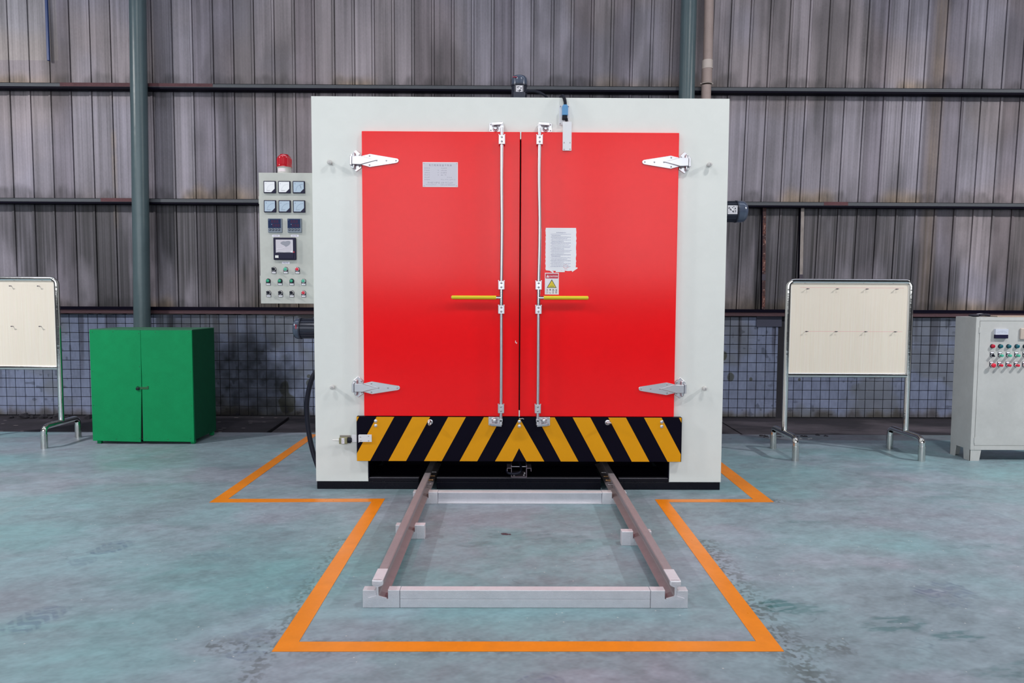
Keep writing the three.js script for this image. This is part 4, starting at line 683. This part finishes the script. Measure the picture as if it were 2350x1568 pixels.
{
  const b = thing('warning_beacon', 'red domed warning beacon standing on the control box', 'beacon', [-1.782, 2.482, -5.52]);
  const q = M([0.62, 0.6, 0.58], 0.4);
  part('base', [cyl(0.052, 0.056, 32).translate(0, 0.028, 0), cyl(0.056, 0.008, 32).translate(0, 0.058, 0)], q, b);
  part('base_label', new THREE.CylinderGeometry(0.0526, 0.0526, 0.026, 20, 1, true, -0.85, 1.3).translate(0, 0.034, 0), M([0.85, 0.74, 0.78], 0.3), b);
  part('reflector', [cyl(0.02, 0.07, 16).translate(0, 0.098, 0), cyl(0.036, 0.004, 16).translate(0, 0.064, 0)], M([0.8, 0.75, 0.75], 0.3), b);
  part('lens', new THREE.LatheGeometry([[0.0595, 0.06], [0.0595, 0.074], [0.0565, 0.076], [0.0555, 0.128], [0.051, 0.142], [0.036, 0.153], [0.034, 0.16], [0.02, 0.163], [0.0001, 0.163]].map((p) => new THREE.Vector2(...p)), 40), M([0.72, 0.012, 0.03], 0.18, 0, { transmission: 0.35, thickness: 0, clearcoat: 1, clearcoatRoughness: 0.06, side: THREE.DoubleSide }), b);
  const ribsG = []; for (let i = 0; i < 28; i++) ribsG.push(bx(-0.0012, 0.0012, 0.08, 0.128, 0.0545, 0.0575, 0.0006).rotateY((i / 28) * Math.PI * 2)); part('lens_ribs', ribsG, caps.red, b);
}
{
  const h = thing('power_cable', 'thick black cable looping out of the oven flank beside the hose stains', 'cable', [-1.507, 0, -5.8]);
  part('sheath', tube([[-0.022, 0.97, -0.1], [-0.09, 0.92, -0.02], [-0.15, 0.84, 0], [-0.2, 0.64, 0.01], [-0.198, 0.48, 0.02], [-0.17, 0.3, 0.04], [-0.12, 0.14, 0.07], [-0.06, 0.022, 0.1], [-0.04, 0.021, 0.02]], 0.0205, 70, 16), blackRubber, h);
}

// ---------------------------------------------------------------- rail track in front of the oven
{
  const t = thing('rail_track', 'pair of short steel trolley rails on silver cross beams before the oven', 'rail track', [0.0975, 0, 0]);
  const prof = new THREE.Shape(); const P = [[-0.045, 0.045], [0.045, 0.045], [0.045, 0.051], [0.007, 0.062], [0.0048, 0.068], [0.0048, 0.106], [0.0225, 0.113], [0.0245, 0.117], [0.0235, 0.13], [0.019, 0.133], [-0.019, 0.133], [-0.0235, 0.13], [-0.0245, 0.117], [-0.0225, 0.113], [-0.0048, 0.106], [-0.0048, 0.068], [-0.007, 0.062], [-0.045, 0.051]];
  P.forEach((p, i) => (i ? prof.lineTo(...p) : prof.moveTo(...p)));
  const notch = (x0, x1, c, z0, z1) => { const o = Math.sign(c), b = c - o * 0.05; const q = (p) => (o < 0 ? p : p.map(([X, Y]) => [-X, Y]).reverse()); const m = (v) => (o < 0 ? v : -v); const L = Math.min(m(x0), m(x1)), Rr = Math.max(m(x0), m(x1)); return ext(q([[L, 0], [Rr, 0], [Rr, 0.088], [m(b), 0.088], [m(b), 0.0445], [m(c) - 0.006, 0.0445], [m(c) - 0.006, 0.088], [L, 0.088]]), z1 - z0, 0.002, z0); };
  for (const s of [-1, 1]) {
    const c = s * 0.7245;
    const r = part('rail', ext(prof, 2.72, 0, -5.96).translate(c, 0, 0), mauvePaint, t, false, s < 0 ? 'rail on the control box side' : 'rail on the far side');
    part('painted_rail_end', [bx(c - 0.0265, c + 0.0265, 0.131, 0.138, -3.385, -3.237, 0.002), bx(c - 0.0265, c + 0.0265, 0.112, 0.138, -3.258, -3.234, 0.006, 2), ext(prof, 0.006, 0, -3.241).translate(c, 0, 0)], silverPaint, r, false, 'silver painted rail end');
    const b = []; for (let i = 0; i < 4; i++) { const z = -5.16 - i * 0.122; const m = i === 1 || i === 2 ? brassBolt : boltSteel; part('fish_bolt', [cyl(0.011, 0.014, 6).rotateZ(Math.PI / 2).translate(c - s * 0.016, 0.086, z), cyl(0.0065, 0.036, 10).rotateZ(Math.PI / 2).translate(c - s * 0.03, 0.086, z)], m, r); }
    part('fish_plate', bx(c - s * 0.005, c - s * 0.011, 0.07, 0.103, -5.58, -5.11, 0.001), mauvePaint, r);
    const x0 = s < 0 ? -0.7965 : 0.605, x1 = s < 0 ? -0.618 : 0.786;
    part('end_block', notch(x0, x1, c, -3.29, -3.24), silverPaint, t);
    part('end_block', notch(s < 0 ? -0.787 : 0.603, s < 0 ? -0.608 : 0.781, c, -5.0, -4.933), silverPaint, t);
    part('support_block', [notch(s < 0 ? -0.794 : 0.605, s < 0 ? -0.6125 : 0.787, c, s < 0 ? -4.25 : -4.14, s < 0 ? -4.197 : -4.088), bx(c - s * 0.068, c - s * 0.065, 0.006, 0.086, s < 0 ? -4.198 : -4.089, s < 0 ? -4.1955 : -4.0865, 0.0005)], silverPaint, t);
  }
  part('front_beam', [bx(-0.6165, 0.6035, 0, 0.044, -3.29, -3.2405, 0.003), bx(-0.6165, 0.6035, 0.0435, 0.088, -3.29, -3.2405, 0.003)], silverPaint, t);
  part('rear_beam', [bx(-0.6065, 0.6015, 0.078, 0.086, -5.0, -4.935, 0.002), bx(-0.6065, 0.6015, 0, 0.009, -5.0, -4.935, 0.002), bx(-0.6065, 0.6015, 0.005, 0.08, -4.965, -4.953, 0.002)], silverPaint, t);
}

// ---------------------------------------------------------------- green cabinet
{
  const g = thing('storage_cabinet', 'dull green steel cabinet with two ill fitting doors and a hasp', 'cabinet', [-3.738, 0, -6.97]);
  const w = 0.52, D = -0.52;
  part('carcass', [bx(-w, w, 0.045, 1.172, D, -0.012, 0.003)], green, g);
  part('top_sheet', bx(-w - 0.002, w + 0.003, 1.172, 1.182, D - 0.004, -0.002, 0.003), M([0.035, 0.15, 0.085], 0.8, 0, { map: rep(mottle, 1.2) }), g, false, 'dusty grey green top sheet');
  part('shaded_side', bx(w - 0.001, w + 0.0025, 0.045, 1.172, D, -0.012, 0.001), M([0.006, 0.085, 0.04], 0.7, 0, { map: rep(mottle, 1.4), specularIntensity: 0.3 }), g, false, 'side sheet painted darker green as shade');  // darker copy of the cabinet green, shade put into the colour
  const gap = M([0.002, 0.004, 0.004], 0.9);
  part('shadow_gap', bx(-0.03, 0.03, 0.05, 1.17, -0.013, -0.0105, 0), gap, g, false, 'dark gap between the doors');
  part('door', ext([[-w, 0.034], [-0.03, 0.022], [-0.0075, 0.6], [-0.0035, 0.9], [-0.003, 1.172], [-w, 1.174]], 0.012, 0.0015, -0.01), green, g, false, 'door with the hasp staple');
  part('door', ext([[-0.005, 0.03], [w - 0.003, 0.024], [w, 1.174], [-0.001, 1.172], [-0.001, 0.9], [-0.0005, 0.7]], 0.012, 0.0015, -0.0095), green, g, false, 'door with the hasp strap');
  for (const x of [-w + 0.05, w - 0.03]) for (const z of [-0.04, D + 0.04]) part('foot', bx(x - 0.02, x + 0.02, 0, 0.05, z - 0.02, z + 0.02, 0.003), green, g);
  part('hasp', [bx(-0.03, 0.058, 0.568, 0.592, 0.002, 0.006, 0.001), bx(0.052, 0.066, 0.57, 0.602, 0.002, 0.007, 0.002)], M([0.03, 0.12, 0.05], 0.5, 0.3), g);
  part('padlock', [bx(-0.058, -0.026, 0.56, 0.585, 0.002, 0.018, 0.004), new THREE.TorusGeometry(0.012, 0.003, 8, 16, Math.PI).translate(-0.04, 0.584, 0.011)], M([0.008, 0.014, 0.018], 0.35, 0.4), g);
  const sc = []; for (const [x, y] of [[-0.49, 1.15], [-0.28, 1.155], [-0.02, 1.14], [0.49, 1.15], [0.15, 1.155], [-0.02, 0.8], [0.5, 0.75], [0.5, 0.4], [-0.04, 0.06], [-0.28, 0.05], [0.03, 0.06], [0.25, 0.05], [0.48, 0.06], [-0.5, 0.75], [-0.5, 0.4]]) sc.push(knobZ(0.004, 0.003, x, y, 0.0005, 8)); part('rivets', sc, M([0.01, 0.06, 0.03], 0.5), g).userData.kind = 'stuff';
}

// ---------------------------------------------------------------- display boards
const woodMap = (lines) => canvasTex(512, 384, (c, w, h) => {
  c.fillStyle = '#e9ded0'; c.fillRect(0, 0, w, h);
  for (let i = 0; i < 1500; i++) { c.globalAlpha = 0.03 + 0.06 * rnd(); c.fillStyle = rnd() > 0.5 ? '#d6c4aa' : '#f3ece0'; const y = rnd() * h; c.fillRect(rnd() * w, y, 1 + rnd() * 2.4, 40 + rnd() * 240); }
  c.globalAlpha = 0.75; if (lines) { c.fillStyle = '#e4a0a4'; c.fillRect(40, 18, 450, 1.6); c.fillRect(66, 203, 424, 1.6); } c.globalAlpha = 1;
});
function board(label, x, z, w, lines, nailX) {
  const b = thing('display_board', label, 'notice board', [x, 0, z], 'stainless tube display boards');
  part('frame_tube', bentTube([[-w / 2, 0.22, 0], [-w / 2, 1.69, 0], [w / 2, 1.69, 0], [w / 2, 0.22, 0]], 0.0262, 0.06, 20), stainless, b);
  part('lower_bar', cyl(0.0215, w - 0.03, 20).rotateZ(Math.PI / 2).translate(0, 0.779, 0.002), stainless, b);
  const px = w / 2 - 0.023;
  card('panel', -px, px, 0.795, 1.672, -0.006, 0.006, M([0.97, 0.97, 0.97], 0.45, 0, { map: woodMap(lines) }), b);
  part('panel_edge', [bx(-px, px, 0.793, 0.803, -0.008, 0.011, 0.001), bx(-px, -px + 0.006, 0.8, 1.67, -0.008, 0.009, 0.001), bx(px - 0.006, px, 0.8, 1.67, -0.008, 0.009, 0.001)], whitePlastic, b);
  for (const s of [-1, 1]) {
    part('foot_tube', bentTube([[s * w / 2, 0.0, 0.275], [s * w / 2, 0.215, 0.275], [s * w / 2, 0.215, -0.265], [s * w / 2, 0.0, -0.265]], 0.0285, 0.07, 18), stainless, b);
    for (const q of [0.275, -0.265]) part('foot_sleeve', cyl(0.0315, 0.14, 22).translate(s * w / 2, 0.07, q), brushed, b);
  }
  for (const [yy, off] of [[1.617, 0], [1.206, 0.002]]) for (const nx of nailX) part('hook', [cyl(0.0032, 0.03, 8).rotateX(Math.PI / 2).translate(nx + off, yy, 0.018), cyl(0.003, 0.018, 8).rotateZ(Math.PI / 2).translate(nx + off + 0.006, yy + 0.001, 0.032), new THREE.SphereGeometry(0.006, 10, 8).translate(nx + off - 0.001, yy, 0.031)], darkSteel, b);
}
board('cream display board with pink ruled lines on a stainless tube stand', 3.305, -6.6, 1.19, true, [-0.42, -0.134, 0.153, 0.441]);
board('plain cream display board on a stainless tube stand beside the green cabinet', -5.207, -7.03, 1.19, false, [0.422, 0.137, -0.15, -0.437]);

// ---------------------------------------------------------------- grey control cabinet at the right edge
{
  const g = thing('control_cabinet', 'light grey control cabinet on tapered legs with rows of coloured buttons', 'cabinet', [4.366, 0, -6.34]);
  const w = 0.92, D = -0.29;
  part('carcass', bx(0, w, 0.104, 1.357, D, -0.003, 0.003), cabGrey, g);
  const legF = (m) => ext([[0.0, 0], [0.09, 0], [0.106, 0.108], [0.0, 0.108]].map(([a, b]) => [m ? w - a : a, b]).sort(() => 0), 0.004, 0, -0.004);
  for (const m of [0, 1]) {
    const X = m ? w : 0, sgn = m ? -1 : 1;
    part('leg', [m ? ext([[w, 0], [w, 0.108], [w - 0.106, 0.108], [w - 0.09, 0]], 0.004, 0, -0.004) : legF(0), ext([[0, 0], [0.085, 0], [0.098, 0.108], [0, 0.108]], 0.004).rotateY(Math.PI / 2).translate(m ? w - 0.004 : 0, 0, 0)], cabGrey, g);
    part('leg', [m ? ext([[w, 0], [w, 0.108], [w - 0.106, 0.108], [w - 0.09, 0]], 0.004, 0, D) : ext([[0, 0], [0.09, 0], [0.106, 0.108], [0, 0.108]], 0.004, 0, D), ext([[-D - 0.075, 0], [-D, 0], [-D, 0.108], [-D - 0.088, 0.108]], 0.004).rotateY(Math.PI / 2).translate(m ? w - 0.004 : 0, 0, 0)], cabGrey, g);
  }
  part('front_frame', [bx(0, 0.034, 0.104, 1.357, -0.004, 0.004, 0.002), bx(w - 0.034, w, 0.104, 1.357, -0.004, 0.004, 0.002), bx(0.034, w - 0.034, 1.322, 1.357, -0.004, 0.004, 0.002), bx(0.034, w - 0.034, 0.104, 0.144, -0.004, 0.004, 0.002)], cabGrey, g);
  const d = part('door', bx(0.0375, w - 0.0375, 0.1475, 1.3185, -0.003, 0.0045, 0.002), cabGrey, g);
  for (const y of [1.235, 0.195]) part('hinge', [cyl(0.006, 0.052, 12).translate(0.034, y, 0.004), bx(0.034, 0.046, y - 0.026, y + 0.026, 0.003, 0.006, 0.001)], cabGrey, d);
  const m = grp('voltmeter', g); m.position.set(0.23, 1.207, 0.0045);
  const vp = canvasTex(160, 96, (c, w2, h) => { c.fillStyle = '#e3e7f4'; c.fillRect(0, 0, w2, h); c.strokeStyle = '#97a0bd'; c.lineWidth = 2; c.beginPath(); c.arc(80, 110, 76, Math.PI * 1.2, Math.PI * 1.8); c.stroke(); c.beginPath(); c.arc(80, 110, 58, Math.PI * 1.2, Math.PI * 1.8); c.stroke(); for (let i = 0; i < 9; i++) { const a = Math.PI * (1.2 + 0.075 * i); c.beginPath(); c.moveTo(80 + Math.cos(a) * 70, 110 + Math.sin(a) * 70); c.lineTo(80 + Math.cos(a) * 80, 110 + Math.sin(a) * 80); c.stroke(); } c.fillStyle = '#3b3f66'; c.fillRect(76, 52, 8, 5); });
  card('dial', -0.059, 0.059, -0.012, 0.041, 0, 0.022, faceMat(vp), m);
  part('lower_bezel', bx(-0.06, 0.06, -0.047, -0.012, 0, 0.024, 0.003), bezelDark, m);
  const pl = grp('beige_plate', g); pl.position.set(0.48, 1.203, 0.0045); part('plate_body', bx(-0.07, 0.07, -0.053, 0.053, 0, 0.016, 0.012, 3), M([0.52, 0.43, 0.38], 0.5), pl);
  const pp = canvasTex(96, 72, (c, w2, h) => { c.fillStyle = '#c9b9b0'; c.fillRect(0, 0, w2, h); c.fillStyle = '#c0485c'; c.font = 'bold 22px sans-serif'; c.fillText('!', 44, 26); c.strokeStyle = '#7d6f86'; c.lineWidth = 3; scribble(c, 12, 36, 70, 10, 6, 0.9); scribble(c, 12, 52, 70, 8, 7, 0.7); });
  card('plate_print', -0.045, 0.045, -0.036, 0.036, 0.0155, 0.0168, M([1, 1, 1], 0.5, 0, { map: pp }), pl);
  const X = [0.16, 0.234, 0.311, 0.389, 0.466, 0.543], lab = (c, j, r) => c + ' control in place ' + (j + 1) + ' of the ' + r + ' row';
  X.forEach((x, j) => {
    const l = grp('indicator_light', g); l.position.set(x, 1.086, 0.0045); l.userData.label = lab(j ? 'dark teal' : 'red', j, 'lamp');
    part('lamp_base', knobZ(0.021, 0.006, 0, 0, 0, 24), plateBlack, l);
    part('lamp_dome', [knobZ(0.018, 0.012, 0, 0, 0.005, 24), new THREE.SphereGeometry(0.018, 24, 12).scale(1, 1, 0.55).translate(0, 0, 0.016)], j ? caps.teal : caps.ruby, l);
    button(g, x, 1.0, 0.0045, j ? 'pale' : 'select', 1, 0.98, lab(j ? 'green' : 'black', j, 'upper button'));
    button(g, x, 0.908, 0.0045, j ? 'red' : 'stop', 1, 0.98, lab('red', j, 'lower button'));
  });
  const sh = thing('cardboard_sheet', 'tan cardboard sheet lying on the light grey control cabinet', 'cardboard', [4.366 + 0.34, 1.357, -6.45]);
  part('sheet', bx(-0.12, 0.5, 0.0005, 0.012, -0.13, 0.08, 0.002), M([0.40, 0.30, 0.24], 0.8), sh);
  const rg = thing('work_glove', 'crumpled dark and white glove beside the cardboard on the cabinet', 'glove', [4.366 + 0.13, 1.357, -6.42]);
  const gl = []; for (let i = 0; i < 4; i++) gl.push(tube([[-0.06, 0.016, -0.03 + i * 0.018], [0, 0.022, -0.035 + i * 0.02], [0.06 - i * 0.008, 0.014, -0.045 + i * 0.024]], 0.0105, 10, 8)); part('fingers', gl.slice(0, 2), M([0.5, 0.48, 0.52], 0.85), rg); part('palm', [new THREE.SphereGeometry(0.045, 16, 10).scale(1.3, 0.3, 0.9).translate(-0.08, 0.014, -0.01), ...gl.slice(2)], M([0.02, 0.018, 0.03], 0.85), rg);
}
// crumbs of broken concrete
{
  const g = []; const lump = (x, z, r, f) => { const s = new THREE.IcosahedronGeometry(r, 1), p = s.attributes.position; for (let i = 0; i < p.count; i++) { const k = 0.75 + 0.5 * hash(Math.round(p.getX(i) * 5000) + Math.round(x * 100), Math.round(p.getY(i) * 5000) + Math.round(p.getZ(i) * 3000)); p.setXYZ(i, p.getX(i) * k, Math.max(p.getY(i) * k * f, -r * 0.15), p.getZ(i) * k); } s.computeVertexNormals(); return s.translate(x, r * 0.1, z); };
  for (const [x, r] of [[-6.05, 0.07], [-5.93, 0.04], [-5.8, 0.045], [-5.62, 0.06], [-5.5, 0.03], [-5.23, 0.05], [-6.2, 0.03], [-5.7, 0.035]]) g.push(lump(x, -8.5, r, 0.8));
  const o = part('rubble', g, M([0.02, 0.018, 0.025], 0.95), null); o.userData = { kind: 'stuff', label: 'dark clods of dirt along the wall foot behind the left board', category: 'rubble' };
  const h = []; for (let i = 0; i < 34; i++) { const x = 2.78 + rnd() * 0.78; h.push(lump(x, -7.46 - (x - 2.8) * 0.07 + (rnd() - 0.5) * 0.09, 0.008 + rnd() * 0.016, 0.5)); }
  const q = part('rubble', h, M([0.035, 0.03, 0.038], 0.95), null); q.name = 'rubble_001'; q.userData = { kind: 'stuff', label: 'broken black concrete crumbs on the floor behind the right board', category: 'rubble' };
  const ch = []; for (const [x, z] of [[2.9, -7.34], [3.2, -7.35], [3.32, -7.36], [3.28, -7.33], [2.86, -7.34]]) ch.push(lump(x, z, 0.014, 0.5));
  const w = part('rubble', ch, M([0.4, 0.4, 0.42], 0.9), null); w.name = 'rubble_002'; w.userData = { kind: 'stuff', label: 'pale concrete chips among the black crumbs behind the right board', category: 'rubble' };
}

scene.traverse((o) => { if (o.isMesh) { o.castShadow = true; o.receiveShadow = true; } });
renderer.render(scene, camera);
